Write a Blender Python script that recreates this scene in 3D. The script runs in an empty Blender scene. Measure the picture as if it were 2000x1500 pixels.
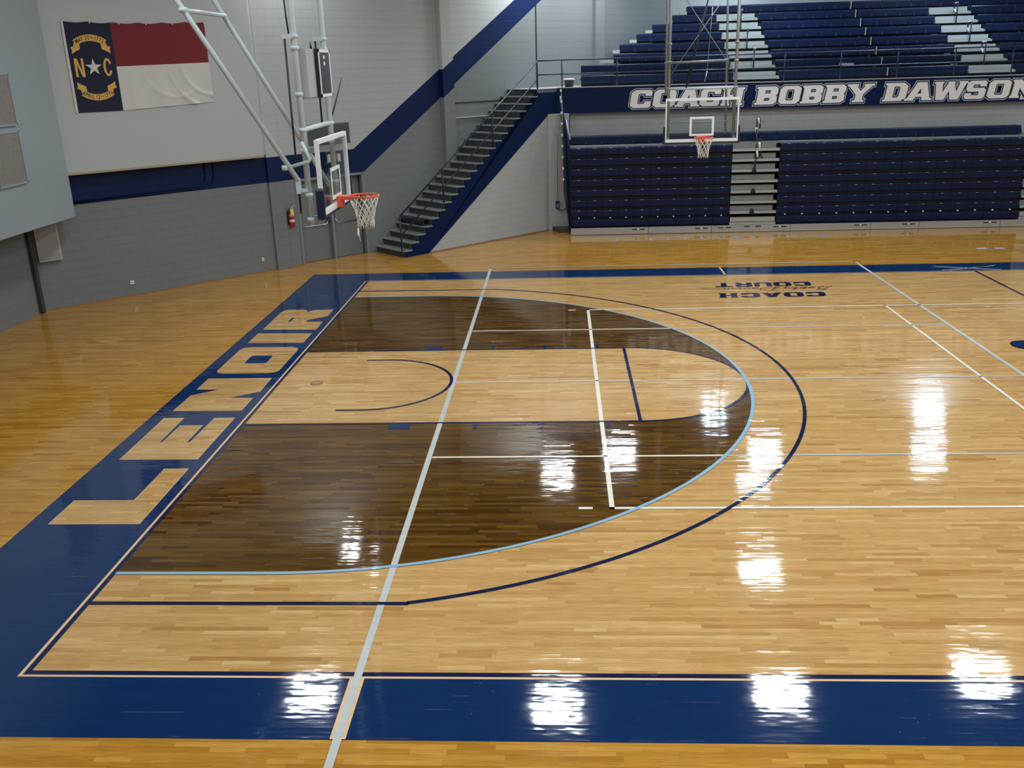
import bpy, math, random
from mathutils import Vector, Matrix
random.seed(7)
FT = .3048
C = bpy.context.scene.collection
PI = math.pi
# ------------------------------------------------------------------ camera, world, light, exposure
sc = bpy.context.scene
sc.view_settings.view_transform = 'Standard'
sc.view_settings.look = 'None'
sc.view_settings.gamma = 1
sc.view_settings.use_curve_mapping = False
sc.view_settings.exposure = -0.5
cam_yaw, cam_pitch, cam_roll = -0.05644, 0.33225, -0.02965
fw = Vector((math.cos(cam_pitch)*math.sin(cam_yaw), math.cos(cam_pitch)*math.cos(cam_yaw), -math.sin(cam_pitch)))
rt = Vector((math.cos(cam_yaw), -math.sin(cam_yaw), 0)); upv = rt.cross(fw)
r2 = rt*math.cos(cam_roll)+upv*math.sin(cam_roll); u2 = -rt*math.sin(cam_roll)+upv*math.cos(cam_roll)
cd = bpy.data.cameras.new('camera'); cam = bpy.data.objects.new('camera', cd); C.objects.link(cam)
cd.sensor_fit = 'HORIZONTAL'; cd.sensor_width = 36; cd.lens = 1813.995/2000*36; cd.clip_end = 300; cd.clip_start = .05
Mx = Matrix((( r2.x, u2.x, -fw.x), (r2.y, u2.y, -fw.y), (r2.z, u2.z, -fw.z))).to_4x4()
Mx.translation = Vector((15.23513, -46.79328, 16.06938))*FT
cam.matrix_world = Mx
sc.camera = cam
w = bpy.data.worlds.new('world'); sc.world = w; w.use_nodes = True
w.node_tree.nodes['Background'].inputs[0].default_value = (.6, .7, .85, 1); w.node_tree.nodes['Background'].inputs[1].default_value = .3
CEIL = 28.0
# (x, y, size x, size y in ft, watts, cool)
LAMPS = [(-3.2, 9.4, 3.0, 3.0, 1, 0), (14.7, 8.4, 3.2, 3.0, 1, 0), (30.6, 9.6, 3.4, 3.2, 1, 0), (45.6, 12.0, 3.2, 3.0, 1, 0),
         (-4.9, 30.4, 1.3, 2.8, .3, 0), (-2.3, 28.0, 1.2, 1.5, .18, 0), (32.7, 26.9, 3.2, 3.0, 1, 0), (14.7, 48, 3.2, 2.8, .9, 0), (21.9, 53, 3.2, 3.2, 1, 0),
         (38.6, 53, 3.2, 3.0, 1, 1), (35.7, 45.4, 3.2, 1.6, .4, 1), (56.5, 51.8, 3.0, 2.7, 1.1, 1), (34.6, 64.8, 2.6, 2.2, .6, 1),
         (61.5, 65.0, 3.0, 2.0, 1.1, 1), (66, 12, 3.6, 3.6, .6, 0), (70, 30, 3.6, 3.6, .7, 0), (85, 12, 3.6, 3.6, 1, 0), (85, 40, 3.6, 3.6, 1, 0)]  # last four are unseen, added to fill the light
for yy in (-9, -27, -46):  # extra unseen rows, put in to light the hall evenly
    for xx in (-3, 14.7, 30.8, 46, 66, 85):
        LAMPS.append((xx, yy, 3.6, 3.6, (.8 if xx < 40 else .5) if xx > 0 else .6, 0))
LAMP_W = 260

# ------------------------------------------------------------------ helpers
class MB:
    def __init__(s): s.v = []; s.f = []; s.m = []; s.uv = []
    def face(s, pts, m=0, uv=None):
        n = len(s.v); s.v += [tuple(p) for p in pts]; s.f.append(tuple(range(n, n+len(pts)))); s.m.append(m)
        s.uv.append(uv if uv else [(p[0], p[1]) for p in pts])
    def box(s, x0, x1, y0, y1, z0, z1, m=0, faces='xXyYzZ'):
        if x0 > x1: x0, x1 = x1, x0
        if y0 > y1: y0, y1 = y1, y0
        if z0 > z1: z0, z1 = z1, z0
        F = {'z': [(x0,y0,z0),(x0,y1,z0),(x1,y1,z0),(x1,y0,z0)], 'Z': [(x0,y0,z1),(x1,y0,z1),(x1,y1,z1),(x0,y1,z1)],
             'y': [(x0,y0,z0),(x1,y0,z0),(x1,y0,z1),(x0,y0,z1)], 'Y': [(x1,y1,z0),(x0,y1,z0),(x0,y1,z1),(x1,y1,z1)],
             'x': [(x0,y1,z0),(x0,y0,z0),(x0,y0,z1),(x0,y1,z1)], 'X': [(x1,y0,z0),(x1,y1,z0),(x1,y1,z1),(x1,y0,z1)]}
        for k in faces:
            p = F[k]
            if k in 'yY': uv = [(q[0], q[2]) for q in p]
            elif k in 'xX': uv = [(q[1], q[2]) for q in p]
            else: uv = None
            s.face(p, m, uv)
        return s
    def prism(s, poly, a, b, axis='y', m=0):
        # poly: 2-D points, extruded along an axis from a to b.  y: (x,z)  x: (y,z)  z: (x,y)
        P = {'y': lambda q, t: (q[0], t, q[1]), 'x': lambda q, t: (t, q[0], q[1]), 'z': lambda q, t: (q[0], q[1], t)}[axis]
        A = [P(q, a) for q in poly]; B = [P(q, b) for q in poly]
        s.face(A, m, list(poly)); s.face(B[::-1], m, list(poly)[::-1])
        n = len(poly)
        for i in range(n):
            j = (i+1) % n; s.face([A[j], A[i], B[i], B[j]], m)
        return s
    def tube(s, pts, r, n=8, m=0, closed=False):
        pts = [Vector(p) for p in pts]
        rings = []; N = len(pts); prev = None
        for i, p in enumerate(pts):
            if closed: d = (pts[(i+1) % N]-pts[i-1])
            else: d = pts[min(i+1, N-1)]-pts[max(i-1, 0)]
            d.normalize()
            if prev is None:
                a = Vector((0, 0, 1)) if abs(d.z) < .9 else Vector((1, 0, 0))
                e = d.cross(a).normalized()
            else: e = (prev-d*prev.dot(d)).normalized()
            prev = e; g = d.cross(e)
            rr = r[i] if isinstance(r, (list, tuple)) else r
            rings.append([p+(e*math.cos(2*PI*k/n)+g*math.sin(2*PI*k/n))*rr for k in range(n)])
        base = len(s.v)
        for R in rings: s.v += [tuple(q) for q in R]
        for i in range(N if closed else N-1):
            for k in range(n):
                a = base+i*n+k; b = base+i*n+(k+1) % n; c = base+((i+1) % N)*n+(k+1) % n; d = base+((i+1) % N)*n+k
                s.f.append((a, b, c, d)); s.m.append(m); s.uv.append([(0, 0)]*4)
        if not closed:
            s.f.append(tuple(base+k for k in range(n))[::-1]); s.m.append(m); s.uv.append([(0, 0)]*n)
            s.f.append(tuple(base+(N-1)*n+k for k in range(n))); s.m.append(m); s.uv.append([(0, 0)]*n)
        return s
    def lathe(s, prof, n=24, c=(0, 0, 0), m=0):
        base = len(s.v); N = len(prof)
        for r, z in prof:
            for k in range(n): s.v.append((c[0]+r*math.cos(2*PI*k/n), c[1]+r*math.sin(2*PI*k/n), c[2]+z))
        for i in range(N-1):
            for k in range(n):
                s.f.append((base+i*n+k, base+i*n+(k+1) % n, base+(i+1)*n+(k+1) % n, base+(i+1)*n+k)); s.m.append(m); s.uv.append([(0, 0)]*4)
        return s

def obj(name, mb, mats, parent=None, smooth=False, bevel=0):
    me = bpy.data.meshes.new(name)
    me.from_pydata([(a*FT, b*FT, c*FT) for a, b, c in mb.v], [], mb.f)
    if not isinstance(mats, (list, tuple)): mats = [mats]
    for m in mats: me.materials.append(m)
    for p, k in zip(me.polygons, mb.m):
        p.material_index = k; p.use_smooth = smooth
    uvl = me.uv_layers.new(name='feet')
    for p, uv in zip(me.polygons, mb.uv):
        for li, q in zip(p.loop_indices, uv): uvl.data[li].uv = q
    me.validate()
    o = bpy.data.objects.new(name, me); C.objects.link(o)
    if parent: o.parent = parent
    if bevel:
        bm_ = o.modifiers.new('bevel', 'BEVEL'); bm_.width = bevel*FT; bm_.segments = 2; bm_.limit_method = 'ANGLE'
        w_ = o.modifiers.new('weld', 'WELD'); w_.merge_threshold = 1e-4
        # weld first so that the bevel sees joined edges
        o.modifiers.clear()
        w_ = o.modifiers.new('weld', 'WELD'); w_.merge_threshold = 1e-4
        bm_ = o.modifiers.new('bevel', 'BEVEL'); bm_.width = bevel*FT; bm_.segments = 2; bm_.limit_method = 'ANGLE'
    return o
def tag(o, label, cat, group=None, kind=None):
    if label: o['label'] = label
    if cat: o['category'] = cat
    if group: o['group'] = group
    if kind: o['kind'] = kind
    return o
def thing(name, label, cat, loc=(0, 0, 0), rz=0, group=None):
    o = bpy.data.objects.new(name, None); C.objects.link(o)
    o.empty_display_size = .1
    o.location = Vector(loc)*FT; o.rotation_euler = (0, 0, rz)
    return tag(o, label, cat, group)
def struct(name, mb, mats, parent=None, label=None):
    o = obj(name, mb, mats, parent)
    if not parent: o['kind'] = 'structure'
    if label: o['label'] = label
    return o
def dup(root, loc, rz=None, label=None):
    r = root.copy(); C.objects.link(r); r.location = Vector(loc)*FT
    if rz is not None: r.rotation_euler = (0, 0, rz)
    if label: r['label'] = label
    for ch in list(root.children):
        c = ch.copy(); C.objects.link(c); c.parent = r
        for g in list(ch.children):
            d = g.copy(); C.objects.link(d); d.parent = c
    return r
def flat_mesh(name, curve, mat, M, parent, smooth=False):
    "turn a filled 2-D curve (in feet) into a mesh moved by the matrix M (M already in metres)"
    tmp = bpy.data.objects.new('tmp', curve); C.objects.link(tmp)
    dg = bpy.context.evaluated_depsgraph_get(); dg.update()
    me = bpy.data.meshes.new_from_object(tmp.evaluated_get(dg))
    bpy.data.objects.remove(tmp); bpy.data.curves.remove(curve)
    me.name = name; me.transform(M)
    me.materials.clear(); me.materials.append(mat)
    for p in me.polygons: p.material_index = 0; p.use_smooth = smooth
    o = bpy.data.objects.new(name, me); C.objects.link(o)
    if parent: o.parent = parent
    return o
def poly_curve(polys, off=0, ext=0):
    cu = bpy.data.curves.new('c', 'CURVE'); cu.dimensions = '2D'; cu.fill_mode = 'BOTH'; cu.offset = off; cu.extrude = ext
    for pl in polys:
        sp = cu.splines.new('POLY'); sp.points.add(len(pl)-1); sp.use_cyclic_u = True
        for p, q in zip(sp.points, pl): p.co = (q[0], q[1], 0, 1)
    return cu
def font_curve(txt, size=1, ext=0):
    cu = bpy.data.curves.new('t', 'FONT'); cu.body = txt; cu.size = size; cu.extrude = ext; cu.align_x = 'CENTER'; cu.align_y = 'CENTER'
    cu.offset = .012*size
    return cu

# ------------------------------------------------------------------ materials
def mat(name, col, rough=.5, metal=0, bump=0, bscale=40, spec=.5, var=0):
    m = bpy.data.materials.new(name); m.use_nodes = True; nt = m.node_tree; b = nt.nodes['Principled BSDF']
    b.inputs['Base Color'].default_value = (*col, 1); b.inputs['Roughness'].default_value = rough; b.inputs['Metallic'].default_value = metal
    b.inputs['Specular IOR Level'].default_value = spec
    tc = nt.nodes.new('ShaderNodeTexCoord')
    nz = nt.nodes.new('ShaderNodeTexNoise'); nz.inputs['Scale'].default_value = bscale; nt.links.new(tc.outputs['Object'], nz.inputs['Vector'])
    if bump:
        bp = nt.nodes.new('ShaderNodeBump'); bp.inputs['Strength'].default_value = bump; bp.inputs['Distance'].default_value = .003
        nt.links.new(nz.outputs['Fac'], bp.inputs['Height']); nt.links.new(bp.outputs['Normal'], b.inputs['Normal'])
    v = var or .05
    mx = nt.nodes.new('ShaderNodeMix'); mx.data_type = 'RGBA'
    mx.inputs['A'].default_value = (*[c*(1-v) for c in col], 1); mx.inputs['B'].default_value = (*[min(1, c*(1+v)) for c in col], 1)
    nt.links.new(nz.outputs['Fac'], mx.inputs['Factor']); nt.links.new(mx.outputs['Result'], b.inputs['Base Color'])
    return m
class NT:
    def __init__(s, m): s.m = m; m.use_nodes = True; s.nt = m.node_tree; s.b = s.nt.nodes['Principled BSDF']
    def n(s, t, **k):
        x = s.nt.nodes.new(t)
        for a, b in k.items(): setattr(x, a, b)
        return x
    def l(s, a, b): s.nt.links.new(a, b)
    def math(s, op, a, b=0, c=None):
        x = s.nt.nodes.new('ShaderNodeMath'); x.operation = op
        for i, q in enumerate((a, b) if c is None else (a, b, c)):
            if isinstance(q, (int, float)): x.inputs[i].default_value = q
            else: s.l(q, x.inputs[i])
        return x.outputs[0]
def lin(r, g, b):
    f = lambda c: (c/255/12.92) if c <= 10 else ((c/255+.055)/1.055)**2.4
    return (f(r), f(g), f(b))
def floor_bump(T, y, x, row, plank):
    "cupped, slightly uneven strip surface"
    b = T.b
    fr = T.math('SUBTRACT', T.math('FRACT', y), .5)
    cup = T.math('MULTIPLY', T.math('MULTIPLY', fr, fr), T.math('MULTIPLY', plank, .0010))
    tilt = T.math('MULTIPLY', fr, T.math('MULTIPLY', T.math('SUBTRACT', plank, .5), .0007))
    tc = T.n('ShaderNodeTexCoord'); mp = T.n('ShaderNodeMapping'); mp.inputs['Scale'].default_value = (.9, 2.2, 1)
    T.l(tc.outputs['Object'], mp.inputs['Vector'])
    nz = T.n('ShaderNodeTexNoise'); nz.inputs['Scale'].default_value = 1.6; nz.inputs['Detail'].default_value = 3; T.l(mp.outputs['Vector'], nz.inputs['Vector'])
    h = T.math('ADD', T.math('ADD', cup, tilt), T.math('MULTIPLY', nz.outputs['Fac'], .0035))
    bp = T.n('ShaderNodeBump'); bp.inputs['Strength'].default_value = 1; bp.inputs['Distance'].default_value = 1
    T.l(h, bp.inputs['Height']); T.l(bp.outputs['Normal'], b.inputs['Normal'])
def strips(T):
    tc = T.n('ShaderNodeTexCoord'); sp = T.n('ShaderNodeSeparateXYZ'); T.l(tc.outputs['Object'], sp.inputs[0])
    y = T.math('DIVIDE', sp.outputs[1], .057); row = T.math('FLOOR', y)
    wn = T.n('ShaderNodeTexWhiteNoise', noise_dimensions='1D'); T.l(row, wn.inputs['W'])
    x = T.math('ADD', T.math('DIVIDE', sp.outputs[0], T.math('ADD', T.math('MULTIPLY', wn.outputs['Value'], .35), .42)), T.math('MULTIPLY', wn.outputs['Value'], 91.7))
    # uneven board lengths: wobble the cut positions
    col = T.math('FLOOR', T.math('ADD', x, T.math('MULTIPLY', T.math('SINE', T.math('MULTIPLY', x, 2.1)), .35)))
    cv = T.n('ShaderNodeCombineXYZ'); T.l(row, cv.inputs[0]); T.l(col, cv.inputs[1])
    pn = T.n('ShaderNodeTexWhiteNoise', noise_dimensions='2D'); T.l(cv.outputs[0], pn.inputs['Vector'])
    return sp, x, y, row, pn.outputs['Value']
def wood(name, stops, rough=.06, coatrough=.05):
    m = bpy.data.materials.new(name); T = NT(m); b = T.b
    sp, x, y, row, pl = strips(T)
    rp = T.n('ShaderNodeValToRGB'); rp.color_ramp.elements.remove(rp.color_ramp.elements[0])
    for i, (p, c) in enumerate(stops):
        e = rp.color_ramp.elements[0] if i == 0 else rp.color_ramp.elements.new(p)
        e.position = p; e.color = (*c, 1)
    T.l(pl, rp.inputs[0])
    cv = T.n('ShaderNodeCombineXYZ'); T.l(T.math('MULTIPLY', sp.outputs[0], 5.0), cv.inputs[0]); T.l(T.math('MULTIPLY', sp.outputs[1], 90), cv.inputs[1]); T.l(T.math('MULTIPLY', pl, 50), cv.inputs[2])
    nz = T.n('ShaderNodeTexNoise'); nz.inputs['Scale'].default_value = 1; nz.inputs['Detail'].default_value = 4; T.l(cv.outputs[0], nz.inputs['Vector'])
    g = T.math('ADD', T.math('MULTIPLY', nz.outputs['Fac'], .9), .55)
    # seams between the strips
    fr = T.math('FRACT', y); seam = T.math('LESS_THAN', T.math('MINIMUM', fr, T.math('SUBTRACT', 1, fr)), .018)
    g = T.math('MULTIPLY', g, T.math('SUBTRACT', 1, T.math('MULTIPLY', seam, .3)))
    vm = T.n('ShaderNodeVectorMath', operation='SCALE'); T.l(rp.outputs[0], vm.inputs[0]); T.l(g, vm.inputs['Scale'])
    T.l(vm.outputs[0], b.inputs['Base Color'])
    b.inputs['Roughness'].default_value = rough; b.inputs['IOR'].default_value = 1.5
    floor_bump(T, y, x, row, pl)
    return m
def floor_paint(name, col, rough=.06):
    m = bpy.data.materials.new(name); T = NT(m); b = T.b
    sp, x, y, row, pl = strips(T)
    g = T.math('ADD', T.math('MULTIPLY', pl, .08), .96)
    vm = T.n('ShaderNodeVectorMath', operation='SCALE'); vm.inputs[0].default_value = col; T.l(g, vm.inputs['Scale'])
    T.l(vm.outputs[0], b.inputs['Base Color']); b.inputs['Roughness'].default_value = rough; b.inputs['IOR'].default_value = 1.5
    floor_bump(T, y, x, row, pl)
    return m
WOOD_L = wood('court_maple', [(0, (.40, .205, .062)), (.05, (.46, .255, .085)), (.25, (.51, .298, .105)), (.8, (.565, .342, .130)), (1, (.62, .40, .17))])
WOOD_A = wood('amber_maple', [(0, (.36, .158, .017)), (.1, (.41, .19, .025)), (.5, (.46, .222, .032)), (1, (.54, .28, .05))])
WOOD_D = wood('walnut_stain', [(0, (.05, .02, .002)), (.3, (.078, .035, .004)), (.7, (.10, .047, .006)), (1, (.135, .068, .012))])
P_NAVY = floor_paint('court_blue', (.003, .026, .098)); P_DARK = floor_paint('line_navy', (.007, .014, .06))
P_LIGHT = floor_paint('line_sky', (.27, .45, .60)); P_WHITE = floor_paint('line_white', (.78, .76, .66)); P_GREY = floor_paint('line_grey', (.52, .55, .53))
P_RED = floor_paint('medallion_red', (.25, .07, .04)); P_TAPE = floor_paint('tape_grey', (.55, .58, .58)); P_EDGE = floor_paint('edge_wood', (.75, .50, .30))

def block_wall(name, cols, stripe=True, bump=.6):
    "painted concrete block; UV are feet. cols = (above, below, stripe)"
    m = bpy.data.materials.new(name); T = NT(m); b = T.b
    uv = T.n('ShaderNodeUVMap', uv_map='feet')
    br = T.n('ShaderNodeTexBrick'); br.inputs['Scale'].default_value = 1; br.inputs['Brick Width'].default_value = 1.333; br.inputs['Row Height'].default_value = .6667
    br.inputs['Mortar Size'].default_value = .018; br.inputs['Mortar Smooth'].default_value = .3; br.offset = .5
    T.l(uv.outputs[0], br.inputs['Vector'])
    sp = T.n('ShaderNodeSeparateXYZ'); T.l(uv.outputs[0], sp.inputs[0]); s, z = sp.outputs[0], sp.outputs[1]
    mx = T.n('ShaderNodeMix', data_type='RGBA'); mx.inputs['A'].default_value = (*cols[0], 1); mx.inputs['B'].default_value = (*cols[0], 1)
    res = mx.outputs['Result']
    if stripe:
        U = T.math('MAXIMUM', 9.36, T.math('ADD', T.math('MULTIPLY', T.math('SUBTRACT', s, 27.3), .637), 9.36))
        L = T.math('MAXIMUM', 7.33, T.math('ADD', T.math('MULTIPLY', T.math('SUBTRACT', s, 28.07), .654), 7.22))
        below = T.math('LESS_THAN', z, L); inb = T.math('MULTIPLY', T.math('GREATER_THAN', z, L), T.math('LESS_THAN', z, U))
        T.l(below, mx.inputs['Factor']); mx.inputs['B'].default_value = (*cols[1], 1)
        m2 = T.n('ShaderNodeMix', data_type='RGBA'); T.l(inb, m2.inputs['Factor']); T.l(res, m2.inputs['A']); m2.inputs['B'].default_value = (*cols[2], 1)
        res = m2.outputs['Result']
    m3 = T.n('ShaderNodeMix', data_type='RGBA', blend_type='MULTIPLY'); m3.inputs['Factor'].default_value = 1
    T.l(res, m3.inputs['A'])
    g = T.math('SUBTRACT', 1, T.math('MULTIPLY', br.outputs['Fac'], .09))
    cg = T.n('ShaderNodeCombineColor'); [T.l(g, cg.inputs[i]) for i in range(3)]
    T.l(cg.outputs[0], m3.inputs['B']); T.l(m3.outputs['Result'], b.inputs['Base Color'])
    b.inputs['Roughness'].default_value = .40; b.inputs['Specular IOR Level'].default_value = .22
    nz = T.n('ShaderNodeTexNoise'); nz.inputs['Scale'].default_value = 30; T.l(uv.outputs[0], nz.inputs['Vector'])
    h = T.math('ADD', T.math('MULTIPLY', br.outputs['Fac'], -.006), T.math('MULTIPLY', nz.outputs['Fac'], .0006))
    bp = T.n('ShaderNodeBump'); bp.inputs['Strength'].default_value = bump; bp.inputs['Distance'].default_value = 1; T.l(h, bp.inputs['Height']); T.l(bp.outputs['Normal'], b.inputs['Normal'])
    return m
G_UP = (.40, .425, .43); G_LOW = (.185, .203, .207); NAVY = (.0012, .012, .066)
W_DIAG = block_wall('block_wall_striped', (G_UP, G_LOW, NAVY))
W_LOW = block_wall('block_wall_grey', ((.17, .18, .18),)*3, False)
W_STAIR = block_wall('block_wall_pale', ((.42, .44, .445),)*3, False)
W_BACK = block_wall('block_wall_back', ((.40, .41, .41),)*3, False)
SOFFIT = mat('soffit_paint', (.41, .43, .43), .5, bump=.15, bscale=60)
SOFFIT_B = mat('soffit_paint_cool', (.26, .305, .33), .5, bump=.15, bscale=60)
CEILM = mat('ceiling_paint', (.16, .17, .18), .8)
NAVYP = mat('navy_paint', (.0012, .012, .062), .45, bump=.1, bscale=30, spec=.15)
SEATB = mat('seat_plastic_navy', (.002, .0105, .048), .45, bump=.3, bscale=120, spec=.25)
DARKB = mat('rail_navy', (.008, .016, .05), .35)
BLACK = mat('black_rubber', (.012, .012, .014), .5)
DARK = mat('dark_gap', (.01, .011, .013), .8)
METAL = mat('aluminium', (.50, .51, .51), .38, .6, var=.1)
METALD = mat('aluminium_riser', (.26, .27, .28), .45, .5, var=.12, bscale=15)
WHITEM = mat('step_white', (.42, .44, .43), .45, .2, var=.1)
GREYM = mat('grey_paint', (.20, .21, .21), .45)
GREYD = mat('door_grey', (.17, .18, .18), .4)
GREYL = mat('grey_light', (.40, .42, .42), .4)
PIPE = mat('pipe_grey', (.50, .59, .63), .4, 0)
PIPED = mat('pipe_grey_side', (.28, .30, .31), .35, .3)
CHROME = mat('chrome', (.6, .62, .63), .25, .9)
WHITE = mat('board_white', (.78, .79, .80), .35)
ORANGE = mat('rim_orange', (.75, .10, .03), .35)
NETM = mat('net_cord', (.80, .77, .68), .8)
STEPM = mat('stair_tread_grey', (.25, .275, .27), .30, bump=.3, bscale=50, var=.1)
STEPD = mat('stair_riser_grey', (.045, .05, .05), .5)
RED = mat('extinguisher_red', (.45, .015, .02), .3)
YEL = mat('tag_yellow', (.75, .62, .18), .6)
LETW = mat('letter_white', (.88, .86, .87), .5)
LETO = mat('letter_outline', (.60, .66, .72), .5)
LETN = mat('letter_inline_navy', (.006, .014, .05), .5)
PAN = mat('acoustic_fabric', (.20, .19, .175), .8, bump=1.0, bscale=25, var=.35)
FL_B = mat('flag_blue', (.006, .010, .030), .85); FL_R = mat('flag_red', (.16, .012, .02), .85); FL_W = mat('flag_white', (.55, .54, .52), .85)
GOLD = mat('flag_gold', (.62, .36, .09), .8); INK = mat('flag_ink', (.03, .015, .01), .8)
SCREEN = mat('screen_dark', (.06, .045, .065), .25)
PAPER = mat('notice_white', (.75, .74, .68), .5); PINK = mat('sign_pink', (.60, .22, .16), .5)
BEIGE = mat('trim_beige', (.34, .28, .20), .6); SILL = mat('wood_base', (.30, .14, .06), .5)
BLUECAP = mat('box_blue', (.08, .2, .35), .4)
def glass():
    m = bpy.data.materials.new('board_glass'); T = NT(m); nt = T.nt
    tr = T.n('ShaderNodeBsdfTransparent'); tr.inputs[0].default_value = (.90, .93, .92, 1)
    gl = T.n('ShaderNodeBsdfGlossy'); gl.inputs['Roughness'].default_value = .03; gl.inputs[0].default_value = (1, 1, 1, 1)
    lw = T.n('ShaderNodeLayerWeight'); fr_ = T.math('ADD', T.math('MULTIPLY', T.math('POWER', lw.outputs['Facing'], 5), .5), .03)
    mx = T.n('ShaderNodeMixShader'); T.l(fr_, mx.inputs[0]); T.l(tr.outputs[0], mx.inputs[1]); T.l(gl.outputs[0], mx.inputs[2])
    T.l(mx.outputs[0], nt.nodes['Material Output'].inputs['Surface']); nt.nodes.remove(T.b)
    return m
GLASS = glass()
LENS = bpy.data.materials.new('lamp_lens'); LENS.use_nodes = True
LENS.node_tree.nodes['Principled BSDF'].inputs['Emission Color'].default_value = (.95, 1, 1, 1); LENS.node_tree.nodes['Principled BSDF'].inputs['Emission Strength'].default_value = 8

# ------------------------------------------------------------------ floor and its paint
XL, XR, YN, YF = -22.2, 96.0, -62.0, 68.0
m = MB()
m.face([(XL-1, YN, 0), (XR, YN, 0), (XR, 50, 0), (XL-1, 50, 0)])
floor = struct('floor', m, WOOD_A, label='glossy maple strip floor with court markings')
floor.data.name = 'floor'
def ZL(k): return .0015*k/FT*1.0
def paint(name, polys, mt, k, label=None):
    m = MB()
    for p in polys: m.face([(x, y, ZL(k)) for x, y in p])
    o = obj(name, m, mt, floor)
    if label: o['label'] = label
    return o
def R(x0, x1, y0, y1): return [(x0, y0), (x1, y0), (x1, y1), (x0, y1)]
def arc(cx, cy, r0, r1, a0, a1, n=96):
    out = []
    for i in range(n):
        a = a0+(a1-a0)*i/n; b = a0+(a1-a0)*(i+1)/n
        out.append([(cx+r0*math.cos(a), cy+r0*math.sin(a)), (cx+r1*math.cos(a), cy+r1*math.sin(a)), (cx+r1*math.cos(b), cy+r1*math.sin(b)), (cx+r0*math.cos(b), cy+r0*math.sin(b))])
    return out
LW = 2/12
paint('border_band', [R(-5.12, 94+5.12, -27.75, 28.0)], P_NAVY, 1, 'wide blue border band')
paint('border_edge', [R(-.30, 94.3, -25.27, 25.27)], P_EDGE, 2)
paint('boundary_line', [R(-.19, 94.2, -25.18, 25.18)], P_DARK, 3, 'dark navy boundary line')
paint('court_field', [R(0, 94, -25, 25)], WOOD_L, 4, 'pale natural maple playing area')
# stained area inside the three point line
R3 = 19.75-LW
pts = [(0, -R3), (5.25, -R3)]+[(5.25+R3*math.cos(a), R3*math.sin(a)) for a in [(-PI/2+PI*i/128) for i in range(1, 128)]]+[(5.25, R3), (0, R3)]
m = MB()
cpt = (5.25, 0, ZL(5))
for i in range(len(pts)):
    q = pts[(i+1) % len(pts)]; m.face([cpt, (*pts[i], ZL(5)), (*q, ZL(5))])
o = obj('stained_area', m, WOOD_D, floor); o['label'] = 'dark brown stained wood inside the three point line'
key = [R(0, 19, -6, 6)]
kk = [(19+6*math.cos(-PI/2+PI*i/64), 6*math.sin(-PI/2+PI*i/64)) for i in range(65)]
paint('lane_line', [R(0, 19, -6, -6+LW), R(0, 19, 6-LW, 6)]+arc(19, 0, 6-LW, 6, -PI/2, PI/2), P_DARK, 8, 'dark navy lane outline')
m = MB(); m.face([(0, -6+.02, ZL(6)), (19, -6+.02, ZL(6)), (19, 6-.02, ZL(6)), (0, 6-.02, ZL(6))])
for i in range(64): m.face([(19, 0, ZL(6)), (19+(kk[i][0]-19)*.99, kk[i][1]*.99, ZL(6)), (19+(kk[i+1][0]-19)*.99, kk[i+1][1]*.99, ZL(6))])
obj('lane_area', m, WOOD_L, floor)['label'] = 'pale wood lane and free throw circle'
lines_white = [R(17, 17+LW*1.15, -15, 15), R(17, 80, -15, -15+LW), R(17, 80, 15-LW, 15), R(36.9, 37.07, -15, 15), R(15.83, 16.36, -15, -14.82), R(15.75, 16.25, 14.82, 15)]
y10 = lambda s: math.sqrt(max(0, R3*R3-s*s))+5.25
for s in (-10, 10): lines_white.append(R(9.6, y10(abs(s)), s-.07, s+.07))
paint('volleyball_line', lines_white, P_WHITE, 7, 'white volleyball lines')
gl_ = [R(9.35, 9.58, -27.7, 29.25), R(9.35, 9.58, -32, -27.7), R(39.1, 39.33, -32, 29.25), R(9.35, 39.33, 29.08, 29.27), R(9.58, 39.1, -.06, .07)]
for s in (-10, 10): gl_.append(R(y10(abs(s)), 39.1, s-.07, s+.07))
paint('cross_court_line', gl_, P_GREY, 7, 'grey cross court lines')
paint('cross_line_edge', [R(9.26, 9.35, -27.75, -25.27), R(9.58, 9.67, -27.75, -25.27), R(28.0, 28.16, 25.2, 28.0)], P_EDGE, 6)
arcs = arc(5.25, 0, R3, 19.75, -PI/2, PI/2, 160)+[R(0, 5.25, -19.75, -R3), R(0, 5.25, R3, 19.75)]
paint('three_point_line', arcs, P_LIGHT, 9, 'pale sky blue three point line')
rc = 22.146; th = math.acos((10.3-5.25)/rc)
paint('outer_three_point_line', arc(5.25, 0, rc-LW, rc, -th, th, 160)+[R(0, 10.33, -21.6, -21.6+LW), R(0, 10.33, 21.6-LW, 21.6)], P_DARK, 9, 'dark navy outer arc')
paint('restricted_arc', arc(5.25, 0, 4, 4.17, -PI/2, PI/2, 64)+[R(4, 5.25, -4.17, -4), R(4, 5.25, 4, 4.17)], P_DARK, 9)
paint('free_throw_line', [R(19-LW, 19, -6, 6)], P_DARK, 9)
bl = []
for s in (-1, 1):
    for x0, x1 in ((7.08, 8.08), (11.07, 11.24), (14.18, 14.35), (17.3, 17.47)): bl.append(R(x0, x1, *sorted((s*6.02, s*6.66))))
bl += [R(0, .95, -9.08, -9.0), R(0, .95, 9.0, 9.08)]
paint('lane_block', bl, P_NAVY, 8, 'small blue lane space marks')
paint('center_line', [R(46.91, 47.09, -25, 25)], P_DARK, 8)
m = MB()
for rr, k, mi in ((.34, 8, 0), (.27, 9, 1)):
    m.face([(2.0+rr*math.cos(2*PI*i/24), .12+rr*math.sin(2*PI*i/24), ZL(k)) for i in range(24)], mi)
obj('floor_medallion', m, [P_RED, floor_paint('medallion_tan', (.42, .20, .10))], floor)['label'] = 'small reddish round mark under the basket'
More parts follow.
